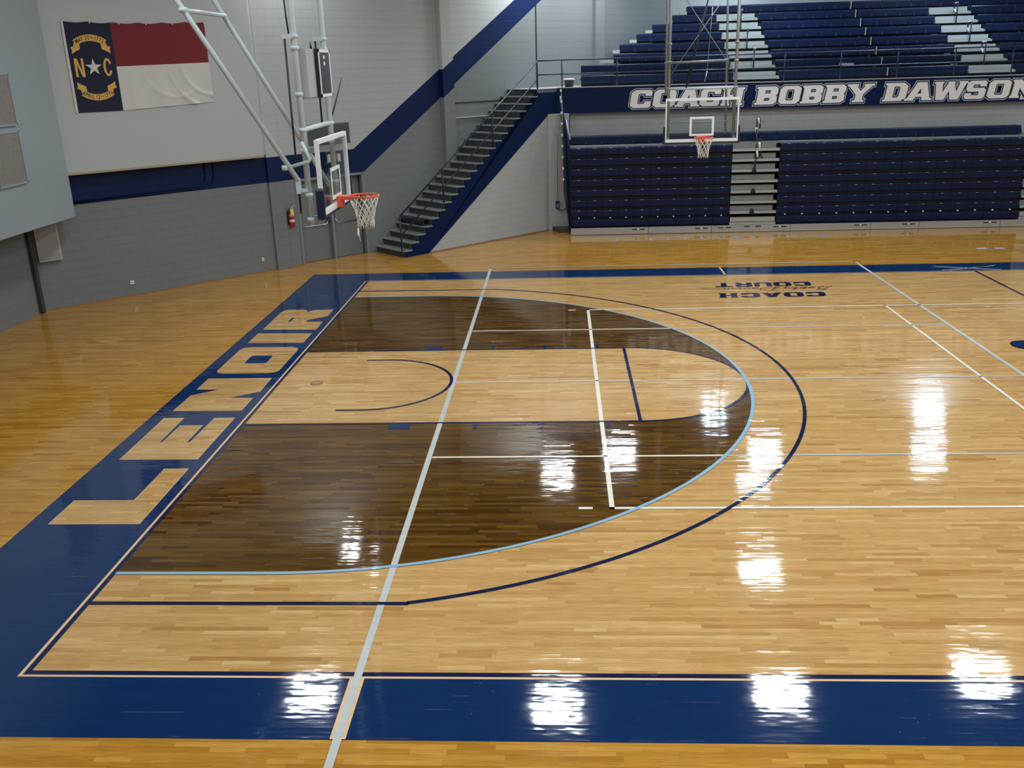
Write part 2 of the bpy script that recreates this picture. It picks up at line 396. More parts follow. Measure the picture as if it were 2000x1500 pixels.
m = MB()
for rr, k, mi in ((1.0, 8, 0), (.82, 9, 1)):
    m.face([(41.95+rr*math.cos(2*PI*i/32), 5.4+rr*.95*math.sin(2*PI*i/32), ZL(k)) for i in range(32)], mi)
obj('center_logo_edge', m, [P_DARK, P_NAVY], floor)['label'] = 'dark blue rounded end of the centre logo'
# LENOIR cut out of the left border
LEN = [[[(-4.3, -16.02), (-.78, -16.02), (-.82, -10.98), (-1.85, -10.98), (-1.85, -14.03), (-4.3, -14.03)]],
 [[(-4.3, -9.95), (-.8, -9.97), (-.82, -4.93), (-1.80, -4.93), (-1.86, -8.03), (-2.05, -8.03), (-2.06, -5.92), (-3.14, -5.92), (-3.16, -8.0), (-3.34, -8.0), (-3.38, -4.9), (-4.35, -4.9)]],
 [[(-4.3, -3.88), (-.81, -3.94), (-.83, -2.08), (-2.14, -2.04), (-.74, -1.1), (-.78, 1.12), (-4.3, 1.15), (-4.3, -.64), (-3.0, -.68), (-4.26, -1.6)]],
 [[(-4.3, 2.5), (-4.1, 2.15), (-3.8, 2.05), (-1.3, 2.05), (-.95, 2.15), (-.75, 2.45), (-.75, 6.5), (-.9, 6.9), (-1.3, 7.1), (-3.8, 7.15), (-4.15, 7.05), (-4.32, 6.7)],
  [(-3.25, 4.0), (-3.25, 5.25), (-3.1, 5.42), (-2.05, 5.4), (-1.88, 5.25), (-1.86, 4.0), (-2.05, 3.85), (-3.05, 3.85)]],
 [[(-4.3, 8.1), (-.82, 8.02), (-.82, 10.12), (-4.32, 10.25)]],
 [[(-4.28, 11.15), (-.76, 11.03), (-.8, 12.95), (-1.95, 12.98), (-1.97, 13.3), (-1.8, 13.55), (-.8, 14.36), (-.8, 16.2), (-2.0, 16.15), (-2.3, 15.9), (-2.5, 15.6), (-2.7, 16.1), (-3.0, 16.3), (-4.0, 16.3), (-4.25, 16.1), (-4.35, 15.6)],
  [(-3.22, 13.05), (-3.2, 14.1), (-3.08, 14.25), (-2.98, 14.1), (-2.96, 13.05)]]]
for ch in LEN:
    flat_mesh('letter', poly_curve([[(x, y) for x, y in p] for p in ch], off=.025), P_EDGE, Matrix.Scale(FT, 4) @ Matrix.Translation((0, 0, ZL(2))), floor)['label'] = 'edge of the wood coloured letter'
    flat_mesh('letter', poly_curve(ch), WOOD_L, Matrix.Scale(FT, 4) @ Matrix.Translation((0, 0, ZL(3))), floor)['label'] = 'wood coloured letter left in the blue baseline band'
# glyph outlines (unit height)
GL = {
'C': (.9, [[(.15, 0), (.80, 0), (.88, .10), (.88, .36), (.60, .36), (.60, .24), (.36, .22), (.31, .27), (.31, .75), (.36, .80), (.60, .78), (.60, .66), (.88, .66), (.88, .9), (.8, 1), (.15, 1), (0, .85), (0, .15)]]),
'O': (.92, [[(.15, 0), (.77, 0), (.92, .15), (.92, .85), (.77, 1), (.15, 1), (0, .85), (0, .15)], [(.34, .2), (.30, .25), (.30, .75), (.34, .8), (.58, .8), (.62, .75), (.62, .25), (.58, .2)]]),
'A': (1.1, [[(-.05, 0), (.36, 0), (.36, .08), (.42, .2), (.66, .2), (.70, .08), (.70, 0), (1.12, 0), (1.12, .12), (1.03, .12), (.78, 1), (.34, 1), (.34, .93), (.04, .12), (-.05, .12)], [(.46, .38), (.56, .68), (.62, .38)]]),
'H': (1.0, [[(0, 0), (.42, 0), (.42, .12), (.36, .12), (.36, .38), (.64, .38), (.64, .12), (.58, .12), (.58, 0), (1, 0), (1, .12), (.94, .12), (.94, .88), (1, .88), (1, 1), (.58, 1), (.58, .88), (.64, .88), (.64, .6), (.36, .6), (.36, .88), (.42, .88), (.42, 1), (0, 1), (0, .88), (.06, .88), (.06, .12), (0, .12)]]),
'B': (.94, [[(0, 0), (.78, 0), (.92, .12), (.92, .42), (.85, .5), (.92, .58), (.92, .88), (.78, 1), (0, 1), (0, .88), (.07, .88), (.07, .12), (0, .12)], [(.38, .21), (.38, .37), (.60, .37), (.60, .21)], [(.38, .62), (.38, .79), (.60, .79), (.60, .62)]]),
'D': (.94, [[(0, 0), (.75, 0), (.94, .18), (.94, .82), (.75, 1), (0, 1), (0, .88), (.07, .88), (.07, .12), (0, .12)], [(.38, .2), (.38, .8), (.56, .8), (.62, .73), (.62, .27), (.56, .2)]]),
'Y': (1.02, [[(.28, 0), (.76, 0), (.76, .12), (.68, .12), (.68, .42), (1.0, .88), (1.08, .88), (1.08, 1), (.66, 1), (.66, .88), (.7, .88), (.54, .62), (.38, .88), (.42, .88), (.42, 1), (-.05, 1), (-.05, .88), (.03, .88), (.37, .42), (.37, .12), (.28, .12)]]),
'W': (1.42, [[(.18, 0), (.54, 0), (.68, .48), (.80, 0), (1.16, 0), (1.36, .88), (1.43, .88), (1.43, 1), (1.04, 1), (1.04, .88), (1.08, .88), (1.0, .42), (.86, .88), (.86, 1), (.56, 1), (.56, .88), (.41, .42), (.34, .88), (.38, .88), (.38, 1), (-.02, 1), (-.02, .88), (.04, .88)]]),
'S': (.92, [[(.1, 0), (.78, 0), (.9, .12), (.9, .5), (.78, .61), (.31, .61), (.31, .79), (.60, .79), (.60, .68), (.88, .68), (.88, .9), (.8, 1), (.14, 1), (.02, .88), (.02, .52), (.14, .40), (.60, .40), (.60, .21), (.29, .21), (.29, .33), (0, .33), (0, .1)]]),
'N': (1.05, [[(0, 0), (.40, 0), (.40, .12), (.34, .12), (.34, .55), (.70, 0), (1, 0), (1, .88), (1.06, .88), (1.06, 1), (.64, 1), (.64, .88), (.70, .88), (.70, .47), (.36, 1), (0, 1), (0, .88), (.06, .88), (.06, .12), (0, .12)]]),
'U': (.95, [[(.15, 0), (.80, 0), (.95, .15), (.95, 1), (.66, 1), (.66, .24), (.60, .2), (.36, .2), (.30, .24), (.30, 1), (0, 1), (0, .15)]]),
'R': (.95, [[(0, 0), (.3, 0), (.3, .33), (.45, .33), (.62, 0), (.96, 0), (.79, .38), (.92, .5), (.92, .88), (.78, 1), (0, 1)], [(.30, .55), (.30, .79), (.61, .79), (.61, .55)]]),
'T': (.94, [[(.32, 0), (.62, 0), (.62, .78), (.94, .78), (.94, 1), (0, 1), (0, .78), (.32, .78)]]),
}
# floor logo, read from the far side
def floor_word(word, xs, y0, y1, mt):
    # xs = left ends as read; the word is turned by 180 degrees: start at the right (large x)
    h = y1-y0
    for ch, (xa, xb) in zip(word, xs):
        wd, pol = GL[ch]
        pl = [[(xa-(xa-xb)*(px/wd)-.10*h*(py-.5)*1.2, y1-h*py) for px, py in p] for p in pol]
        flat_mesh('letter', poly_curve(pl), mt, Matrix.Scale(FT, 4) @ Matrix.Translation((0, 0, ZL(6))), floor)['label'] = 'navy letter of the floor logo, upside down'
def ext(x0, x1, n, gap=.16):
    wd = (x0-x1-gap*(n-1))/n
    return [(x0-i*(wd+gap), x0-i*(wd+gap)-wd) for i in range(n)]
floor_word('COACH', ext(33.95, 26.5, 5), 17.75, 19.05, P_DARK)
floor_word('COURT', ext(33.75, 26.75, 5), 21.0, 22.3, P_DARK)
def ribbon(pts, wd, k):
    m = MB(); P = [Vector((a, b, 0)) for a, b in pts]
    for i in range(len(P)-1):
        d = (P[i+1]-P[i]).normalized(); e = Vector((-d.y, d.x, 0))*wd/2
        a, b = P[i]-d*wd*.3, P[i+1]+d*wd*.3
        m.face([(*(a+e).xy, ZL(k)), (*(a-e).xy, ZL(k)), (*(b-e).xy, ZL(k)), (*(b+e).xy, ZL(k))])
    return m
def cat(ms):
    o = MB()
    for q in ms:
        n = len(o.v); o.v += q.v; o.f += [tuple(i+n for i in f) for f in q.f]; o.m += q.m; o.uv += q.uv
    return o
# handwriting "Bobby Dawson": unit coordinates, x to the right as read, then turned round
scr = [
 [(0.0, -.1), (.25, .45), (.45, 1.0)], [(.2, .85), (.5, 1.05), (.8, .95), (.75, .7), (.45, .55), (.75, .5), (.8, .25), (.5, 0), (.2, .05)],
 [(1.0, .35), (1.15, .15), (1.35, .15), (1.4, .35), (1.2, .45), (1.05, .3), (1.6, .4)],
 [(1.75, .9), (1.6, .15), (1.8, .05), (1.95, .25), (1.8, .4), (1.65, .3)], [(1.9, .3), (2.15, .4), (2.35, .9), (2.2, .15), (2.4, .05), (2.5, .25), (2.35, .4)],
 [(2.5, .3), (2.65, .4), (2.72, .15), (2.9, .2), (3.0, .45), (2.85, -.3), (2.6, -.5)],
 [(3.7, 1.0), (3.55, .1)], [(3.4, .95), (3.9, 1.05), (4.45, .8), (4.5, .35), (4.1, 0), (3.5, -.02), (3.3, .2), (3.6, .35)],
 [(4.9, .4), (4.7, .3), (4.72, .08), (4.95, .15), (5.0, .4), (5.02, .1), (5.25, .35), (5.3, .08), (5.5, .1), (5.55, .35), (5.75, .35), (5.9, .25), (5.8, .08), (6.0, .1), (6.2, .35), (6.3, .3), (6.35, .1), (6.6, .3), (6.62, .1), (6.8, .35), (6.9, .1), (7.2, .2), (8.3, .3)],
]
ms = []
for st in scr: ms.append(ribbon([(35.0-px*1.12-.35*py, 20.75-py*1.0) for px, py in st], .07, 6))
obj('script_signature', cat(ms), P_DARK, floor)['label'] = 'thin navy handwriting between the two words'
tp = [R(50.75, 51.6, 33.35, 34.0), R(52.2, 53.0, 33.3, 33.95)]
m = cat([ribbon([(44.75, 27.0), (49.1, 25.4)], .09, 3), ribbon([(44.75, 25.5), (49.2, 26.8)], .09, 3), ribbon([(44.4, 26.8), (48.9, 25.3)], .06, 3), ribbon([(45.2, 25.3), (49.4, 27.0)], .06, 3)])
obj('tape_cross', m, P_TAPE, floor)['label'] = 'thin grey crossed tape on the far border'
paint('tape_patch', tp, P_TAPE, 3, 'pale grey tape patches near the bleachers')
tk = []  # row of slanted pale blue ticks on the floor
for i in range(13):
    x0 = 20.4+1.62*i; sl = (i-5)*.05
    tk.append([(x0, 40.4), (x0+.18, 40.4), (x0+.18-sl, 41.7), (x0-sl, 41.7)])
paint('floor_tick', tk, P_LIGHT, 3, 'short pale blue ticks in front of the bleachers')

# ------------------------------------------------------------------ walls
r_ = math.sqrt(.5)
D_ORG = (-22.1, 16.9, 0); D_ROT = PI/4   # diagonal wall frame: local x along the wall, local -y out into the room
def WP(s, o=0, z=0): return (-22.1+s*r_+o*r_, 16.9+s*r_-o*r_, z)
wd_ = thing('wall_diagonal', None, None, D_ORG, D_ROT); wd_['kind'] = 'structure'
m = MB()
DL, DR, DZ = 21.45, 27.95, 7.12
m.box(-1.2, DL, 0, 1.5, 0, CEIL, faces='xXyz'); m.box(DL, DR, 0, 1.5, DZ, CEIL, faces='yz'); m.box(DR, 72, 0, 1.5, 0, CEIL, faces='xXyz')
for s0, s1, d in ((18.75, 20.04, .22), (37.3, 38.6, .5), (57.95, 59.3, .5)):
    m.box(s0, s1, -d, 0, 0, CEIL, faces='y')
    m.face([(s0, 0, 0), (s0, -d, 0), (s0, -d, CEIL), (s0, 0, CEIL)], 0, [(s0, 0), (s0, 0), (s0, CEIL), (s0, CEIL)])
    m.face([(s1, -d, 0), (s1, 0, 0), (s1, 0, CEIL), (s1, -d, CEIL)], 0, [(s1, 0), (s1, 0), (s1, CEIL), (s1, CEIL)])
obj('wall_face', m, W_DIAG, wd_)
m = MB(); m.box(49.68, 49.8, -.06, .02, 13.7, CEIL); obj('joint_strip', m, DARK, wd_)
m = MB(); m.box(0, 18.7, -.04, 0, 0, .10); m.box(20.1, 21.3, -.04, 0, 0, .10); obj('floor_trim', m, SILL, wd_)
# niche behind the stairs: top shadow as a dark strip, lit ledge in pale paint
m = MB(); m.box(38.62, 46.2, -.05, .0, 12.62, 12.72); obj('niche_top_shadow', m, DARK, wd_)
m = MB(); m.box(38.62, 46.2, -.16, .0, 11.28, 11.38); obj('niche_lit_ledge', m, GREYL, wd_)
m = MB(); m.box(38.62, 38.72, -.03, .0, 3, 12.7); obj('niche_joint', m, GREYM, wd_)
# conduits on the stripe
m = MB()
m.tube([(3, -.08, 7.50), (12.6, -.08, 7.66), (13.3, -.08, 7.9), (13.45, -.08, 8.4), (13.45, -.08, 9.6)], .05, 6)
m.tube([(3, -.08, 7.38), (13.2, -.08, 7.5), (13.9, -.08, 7.7), (14.15, -.08, 8.3), (14.15, -.08, 9.6)], .05, 6)
obj('conduit', m, NAVYP, wd_, True)
# left wall
m = MB(); m.box(-23.7, XL, YN, 17.0, 0, CEIL); struct('wall_left', m, W_LOW)
m = MB(); m.box(XL, XL+.28, 16.35, 16.75, 0, 9); struct('shade_strip_1', m, mat('corner_shade', (.035, .037, .04), .6), label='dark strip standing for the corner shade')  # shade of the wall corner put in as a dark strip
m = MB(); m.box(XL-2, XR, 66.5, 68, 0, CEIL); struct('wall_back', m, W_BACK)
m = MB(); m.box(XR, XR+1.5, YN, YF, 0, CEIL); struct('wall_right', m, W_BACK)
m = MB(); m.box(XL-2, XR, YN-1.5, YN, 0, CEIL); struct('wall_front', m, W_BACK)
m = MB(); m.box(XL-2, XR+2, YN-2, YF, CEIL, CEIL+1); struct('ceiling', m, CEILM)
# wall under the gallery, behind the closed bleachers
m = MB(); m.box(16.35, XR, 48.9, 49.9, 0, 13.3); m.box(14.15, 16.25, 47.1, 49.9, 0, 11.3)
struct('wall_gallery', m, W_STAIR)
# bulkheads
m = MB(); m.box(-22.19, -19, -30, 17.72, 6.7, CEIL-.02)
o = struct('wall_bulkhead_left', m, SOFFIT_B)
m = MB(); m.box(-19, -18.985, -30, 17.72, 15.92, 15.94); obj('panel_joint', m, GREYL, o)
bk = thing('wall_bulkhead_corner', None, None, D_ORG, D_ROT); bk['kind'] = 'structure'
m = MB(); m.prism([(-.6, -1.0), (18.15, -1.0), (18.74, -.2), (18.74, -.01), (-.6, -.01)], 9.62, CEIL-.02, 'z'); obj('bulkhead_box', m, SOFFIT, bk)
m = MB(); m.box(1.0, 18.15, -1.03, -.05, 9.48, 9.62); obj('bulkhead_trim', m, BEIGE, bk)

# ------------------------------------------------------------------ double door
dr = thing('door_1', None, None, D_ORG, D_ROT); dr['kind'] = 'structure'
m = MB()
m.box(DL-.18, DL+.04, -.06, .3, 0, DZ+.18); m.box(DR-.04, DR+.18, -.06, .3, 0, DZ+.18); m.box(DL-.18, DR+.18, -.06, .3, DZ, DZ+.2)
obj('door_frame', m, GREYM, dr)
m = MB(); m.box(DR-.04, DR, .3, 1.0, 0, DZ); m.box(DL, DL+.04, .3, 1.0, 0, DZ); obj('door_jamb', m, mat('jamb_dark', (.075, .075, .07), .5), dr)
m = MB(); m.box(24.62, 24.86, .15, .75, 0, DZ); obj('door_mullion', m, GREYM, dr)
for x0, x1 in ((DL+.06, 24.6), (24.88, DR-.04)):
    m = MB(); m.box(x0, x1, .62, .78, .04, DZ-.02); lf = obj('door_leaf', m, GREYD, dr)
    m = MB(); z = 3.15
    if x0 < 23: pp = [(x0+.1, .5, z), (x1-.4, .38, z), (x1-.15, .38, z+.45)]; bx_ = x1-.22
    else: pp = [(x1-.05, .5, z), (x0+.45, .38, z), (x0+.15, .38, z+.45)]; bx_ = x0+.08
    m.tube(pp, .045, 8); obj('panic_bar', m, CHROME, lf, True)
    m = MB(); m.box(bx_, bx_+.14, .42, .62, z+.1, z+.8); obj('lock_case', m, DARK, lf)
    m = MB(); m.box(bx_+.02, bx_+.12, .56, .62, .5, 1.0); obj('bottom_bolt', m, CHROME, lf)

# ------------------------------------------------------------------ things on the diagonal wall
t = thing('exit_sign', 'pinkish sign with two lamp heads above the grey double door', 'sign', WP(25.15, .06, 8.45), D_ROT)
m = MB(); m.box(-.17, .17, -.14, 0, 0, .68); obj('sign_plate', m, PINK, t)
for x in (-.5, .5): m = MB(); m.box(x-.12, x+.12, -.2, 0, 0, .66); obj('lamp_head', m, PAPER, t)
m = MB(); m.box(-.42, .42, -.06, .04, .2, .5); obj('housing', m, GREYM, t)
t = thing('wall_louver', 'dark grey rectangular louver high behind the left basket', 'vent', WP(24.95, .02, 9.95), D_ROT)
m = MB(); m.box(-2.05, 2.05, -.08, 0, 0, 1.7); obj('frame', m, mat('louver_frame', (.09, .088, .08), .6), t)
m = MB()
for i in range(8): m.box(-1.93, 1.93, -.12, -.08, .1+i*.2, .2+i*.2)
obj('louver_slat', m, mat('louver_slat', (.075, .073, .067), .6), t)
# extinguisher
t = thing('fire_extinguisher', 'red fire extinguisher with yellow tag left of the double door', 'fire extinguisher', WP(20.42, .34, 3.5), D_ROT)
m = MB(); m.lathe([(0, 0), (.2, 0), (.235, .05), (.235, 1.05), (.2, 1.2), (.1, 1.32), (.07, 1.36), (.07, 1.45), (0, 1.45)], 20); obj('cylinder', m, RED, t, True)
m = MB(); m.lathe([(.238, .42), (.238, .62)], 20); obj('label_band', m, PAPER, t, True)
m = MB(); m.lathe([(.238, .88), (.238, 1.06)], 20); obj('upper_label', m, GREYL, t, True)
m = MB(); m.box(-.1, .22, -.06, .06, 1.42, 1.56); m.prism([(-.08, 1.56), (.1, 1.56), (.38, 1.74), (.36, 1.80), (0, 1.66)], -.05, .05); obj('valve_handle', m, CHROME, t)
m = MB(); m.tube([(-.08, 0, 1.5), (-.25, -.02, 1.45), (-.32, -.04, 1.1), (-.30, -.02, .6), (-.27, 0, .35)], .05, 8); obj('hose', m, BLACK, t, True)
m = MB(); m.box(-.2, .1, -.28, -.25, 1.0, 1.5); obj('inspection_tag', m, YEL, t)
m = MB(); m.box(-.2, .2, .2, .33, .2, 1.3); obj('bracket', m, BLACK, t)
for i, (s, z, wd) in enumerate(((6.48, .93, .3), (17.5, .98, .2))):
    t = thing('wall_outlet', ['wide white outlet low on the wall under the flag', 'small white outlet low on the wall left of the extinguisher'][i], 'outlet', WP(s, .03, z), D_ROT, None)
    m = MB(); m.box(-wd/2, wd/2, -.06, 0, 0, .27); obj('cover_plate', m, PAPER, t)
    m = MB(); m.box(-wd/3, wd/3, -.075, -.06, .1, .17); obj('socket', m, GREYL, t)
t = thing('electrical_panel', 'grey flat wall cabinet below the left bulkhead', 'cabinet', WP(.98, .02, 3.62), D_ROT)
m = MB(); m.box(-.78, .78, -.34, 0, 0, 3.3); obj('cabinet_body', m, GREYL, t)
m = MB(); m.box(-.68, .68, -.37, -.34, .1, 3.2); obj('cabinet_door', m, mat('cabinet_grey', (.28, .28, .27), .45), t)
# acoustic panels on the left bulkhead
for i, (z0, z1, yr) in enumerate(((13.38, 16.28, 12.35), (9.8, 12.84, 12.3))):
    t = thing('acoustic_panel', ['upper grey textured square panel on the blue-grey left bulkhead', 'lower grey textured square panel on the blue-grey left bulkhead'][i], 'panel', (-18.98, yr-1.5, z0), 0, 'square panels on the left bulkhead')
    m = MB(); m.box(0, .10, -1.5, 1.5, 0, z1-z0); obj('fabric_face', m, PAN, t)
    m = MB(); m.box(0, .14, -1.6, 1.58, -.12, 0); m.box(0, .14, 1.5, 1.58, -.12, z1-z0+.08); m.box(0, .14, -1.6, 1.58, z1-z0, z1-z0+.08); obj('panel_frame', m, SOFFIT_B, t)

# ------------------------------------------------------------------ flag on the corner bulkhead
fl = thing('state_flag', 'large blue, red and white state flag hanging on the pale bulkhead', 'flag', WP(4.2, 1.02, 13.65), D_ROT)
FW, FH = 10.25, 6.02
def fdisp(x, z):
    k = max(0, (x-3.3)/7.0); low = max(0, 1-z/3.3)
    d = .05*math.sin(3.1*x+.5*z)*low*k**.4*(k > 0)+.09*low*math.exp(-((math.hypot(x-10.6, z-3.1)-2.6)/.18)**2)*(k > .3)+.07*low*math.exp(-((math.hypot(x-10.6, z-3.1)-3.6)/.16)**2)*(k > .2)
    d += .05*low*math.exp(-((math.hypot(x-7.6, z-3.2)-2.6)/.2)**2)*(k > .1)
    return -.03-max(0, d)*1.2-.02
def fz(x, z):   # top edge sags slightly, lower right is pulled up
    return z-(.10*math.sin(PI*min(1, max(0, x/FW))) if z > FH-.05 else 0)+(.0)+(-.09*abs(math.sin(x*PI/1.75))*(z/FH)**4)
def cloth(x0, x1, z0, z1, mt, name, nx, nz):
    m = MB()
    def P(i, j):
        x = x0+(x1-x0)*i/nx; z = z0+(z1-z0)*j/nz
        lift = .28*max(0, (x-3.3)/7.0)*(1-z/FH) if z < 3.3 else .28*max(0, (x-3.3)/7)*(1-z/FH)
        return (x, fdisp(x, z), fz(x, z)+lift)
    for i in range(nx):
        for j in range(nz): m.face([P(i, j), P(i+1, j), P(i+1, j+1), P(i, j+1)])
    o = obj(name, m, mt, fl, True)
    w = o.modifiers.new('weld', 'WELD'); w.merge_threshold = 1e-4
    return o
cloth(0, .17, 0, FH, FL_W, 'hoist_band', 2, 20)['label'] = 'white hem at the hoist'
cloth(.17, 3.3, 0, FH, FL_B, 'blue_field', 24, 30)['label'] = 'dark blue field'
cloth(3.3, FW, 3.0, FH, FL_R, 'red_bar', 60, 24)['label'] = 'deep red bar'
cloth(3.3, FW, 0, 3.0, FL_W, 'white_bar', 110, 50)['label'] = 'off-white wrinkled bar'
def on_flag(x, z, d=.065, sz=1): return Matrix.Scale(FT, 4) @ Matrix.Translation((x, -d, z)) @ Matrix.Rotation(PI/2, 4, 'X')
cx = 1.72
st = []
for i in range(10):
    a = PI/2+i*PI/5; rr = .58 if i % 2 == 0 else .22; st.append((rr*math.cos(a), rr*math.sin(a)))
flat_mesh('star', poly_curve([st], ext=.004), FL_W, on_flag(cx, 2.98), fl)['label'] = 'white five-pointed star'
NN = [[(0, 0), (.16, 0), (.16, .86), (.42, 0), (.62, 0), (.62, 1.22), (.46, 1.22), (.46, .36), (.20, 1.22), (0, 1.22)]]
flat_mesh('letter', poly_curve(NN, ext=.004), GOLD, on_flag(.45, 2.36), fl)['label'] = 'gold letter N'
cc_ = []
for i in range(13):
    a = math.radians(25)+math.radians(310)*i/12; cc_.append((.30+.30*math.cos(a), .61+.61*math.sin(a)))
ci_ = []
for i in range(13):
    a = math.radians(335)-math.radians(310)*i/12; ci_.append((.30+.14*math.cos(a), .61+.45*math.sin(a)))
flat_mesh('letter', poly_curve([cc_+ci_], ext=.004), GOLD, on_flag(2.38, 2.36), fl)['label'] = 'gold letter C'
def scroll(cy, R_, up, txt):
    # annular ribbon with swallow tails; up=+1 arches upward
    cz = cy-up*R_; a0 = math.asin(1.02/R_); P = []
    n = 14; ro, ri = R_+.21, R_-.21
    out = [(ro*math.sin(-a0+2*a0*i/n), up*ro*math.cos(-a0+2*a0*i/n)) for i in range(n+1)]
    inn = [(ri*math.sin(a0-2*a0*i/n), up*ri*math.cos(a0-2*a0*i/n)) for i in range(n+1)]
    flat_mesh('scroll', poly_curve([out+inn], ext=.004), GOLD, on_flag(cx, cz, .075), fl)['label'] = 'gold scroll with a date'
    for s in (-1, 1):
        bx, bz = s*R_*math.sin(a0), up*R_*math.cos(a0)
        tail = [(bx-s*.30, bz-up*.10), (bx+s*.05, bz+up*.02), (bx+s*.12, bz-up*.22), (bx+s*.35, bz-up*.28), (bx+s*.27, bz-up*.45), (bx+s*.30, bz-up*.72), (bx+s*.02, bz-up*.55), (bx-s*.28, bz-up*.42)]
        flat_mesh('scroll_tail', poly_curve([tail], ext=.003), GOLD, on_flag(cx, cz, .062), fl)
    # characters along the arc
    tot = sum(w_ for _, w_, _ in txt); pos = -tot/2
    for ch, w_, sz in txt:
        mid = pos+w_/2; pos += w_
        if ch == ' ': continue
        a = mid/R_*1.0
        Mx_ = on_flag(cx+R_*math.sin(a), cz+up*R_*math.cos(a), .083) @ Matrix.Rotation(-a*up, 4, 'Z') @ Matrix.Diagonal((.72, 1, 1, 1))
        flat_mesh('date_character', font_curve(ch, sz, .002), INK, Mx_, fl)
big, sml = .40, .21
def chars(s):
    out = []
    for c_ in s:
        if c_ == ' ': out.append((c_, .08, big))
        elif c_ in 'th': out.append((c_.upper(), .11, sml))
        else: out.append((c_, {'M': .23, 'I': .09, '1': .13}.get(c_, .185), big))
    return out
scroll(4.92, 1.75, 1, chars('MAY 20th 1775'))
scroll(.98, 1.75, -1, chars('APRIL 12th 1776'))
m = MB()
for x in (.1, 1.9, 3.9, 5.85, 7.8, 9.3, 10.2): m.box(x-.03, x+.03, -.09, -.05, fz(x, FH)-.1+.02, fz(x, FH)-.03+.02)
obj('grommet', m, CHROME, fl)

# ------------------------------------------------------------------ gallery slab, fascia and lettering
gal = thing('floor_gallery', None, None); gal['kind'] = 'structure'
OFF = 4.3
c0 = WP(45.62, 0); c1 = WP(45.62, OFF)
Zd = 13.68
m = MB()
m.prism([(c0[0], c0[1]), (c1[0], c1[1]), (15.08, 48), (XR, 48), (XR, 66.5), (27.6, 66.5)][::1], Zd-.35, Zd, 'z')
obj('gallery_slab', m, GREYL, gal)
m = MB(); m.box(15.08, XR, 47.98, 48.3, 11.28, Zd-.02); obj('fascia', m, NAVYP, gal)
fas = gal.children[-1]
lx = WP(45.62, OFF); m = MB()
m.prism([(lx[0], lx[1]), (15.08, 48.0), (15.4, 48.3), (lx[0], lx[1]+.45)], 11.28, Zd-.02, 'z'); obj('landing_fascia', m, NAVYP, gal)
m = MB(); m.box(15.08, XR, 47.94, 48.2, Zd-.02, Zd+.06); obj('slab_nosing', m, METAL, gal)
words = [('C', 22.25, 24.3), ('O', 24.45, 26.6), ('A', 26.7, 28.95), ('C', 28.95, 30.9), ('H', 31.0, 33.1), ('B', 34.25, 36.35), ('O', 36.5, 38.5), ('B', 38.6, 40.6), ('B', 40.75, 42.75), ('Y', 42.9, 45.2),
         ('D', 46.4, 48.55), ('A', 48.55, 50.95), ('W', 51.0, 54.05), ('S', 54.0, 55.95), ('O', 56.1, 58.15), ('N', 58.25, 60.6)]
LZ0, LZ1 = 11.62, 13.28
for ch, x0, x1 in words:
    wd, pol = GL[ch]; h = LZ1-LZ0
    def tr(p): return [(x0+(x1-x0)*px/wd+.16*h*(py-.5), py*h) for px, py in p]
    for k, (of, mt, nm) in enumerate(((.155, LETO, 'letter_outline'), (.10, LETN, 'letter_inline'), (0, LETW, 'letter'))):
        o = flat_mesh(nm, poly_curve([tr(p) for p in pol], off=of, ext=.003), mt, Matrix.Scale(FT, 4) @ Matrix.Translation((0, 47.975-.012*k, LZ0)) @ Matrix.Rotation(PI/2, 4, 'X'), fas)
        if nm == 'letter': o['label'] = 'white letter ' + ch

# ------------------------------------------------------------------ staircase (frame of the diagonal wall)
S0, S1, NT_ = 29.0, 45.62, 21
rise = Zd/(NT_+1); run = (S1-S0)/NT_
sw = thing('wall_stair', None, None, D_ORG, D_ROT); sw['kind'] = 'structure'
m = MB()
m.prism([(31.2, 0), (47.3, 0), (47.3, 11.3), (46.9, 11.3)], -OFF+.06, -OFF+.5, 'y'); obj('wall_face', m, W_STAIR, sw)
m = MB(); m.box(31.3, 47.2, -OFF+.02, -OFF+.06, 0, .1); obj('floor_trim', m, SILL, sw)
t = thing('staircase', 'grey stepped staircase with broad navy side climbing to the gallery', 'stairs', D_ORG, D_ROT)
m = MB()
side = [(S0+.12, 0), (31.7, 0), (47.15, 11.28), (S1, 11.28), (S1, Zd-.04)]
for i in range(NT_, 0, -1):
    s = S0+(i-1)*run; z = rise*i
    side += [(s+run+.12, z-.06), (s+.12, z-.06)] if i > 0 else []
side = [p for p in side]
m.prism([(s, z) for s, z in side], -OFF, -OFF+.14, 'y'); obj('side_panel', m, NAVYP, t)
for i in range(1, NT_+1):
    s = S0+(i-1)*run; z = rise*i
    m = MB(); ch = .28
    m.prism([(s-.12, -.01), (s-.12, -OFF+ch-.08), (s-.12+ch*.9, -OFF-.10), (s+run+.02, -OFF-.10), (s+run+.02, -.01)], z-.11, z, 'z')
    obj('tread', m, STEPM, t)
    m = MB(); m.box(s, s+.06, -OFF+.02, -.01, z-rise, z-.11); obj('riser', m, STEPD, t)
m = MB(); s = S1; m.box(s, s+.06, -OFF+.02, -.01, Zd-rise, Zd-.02); obj('riser', m, STEPD, t)
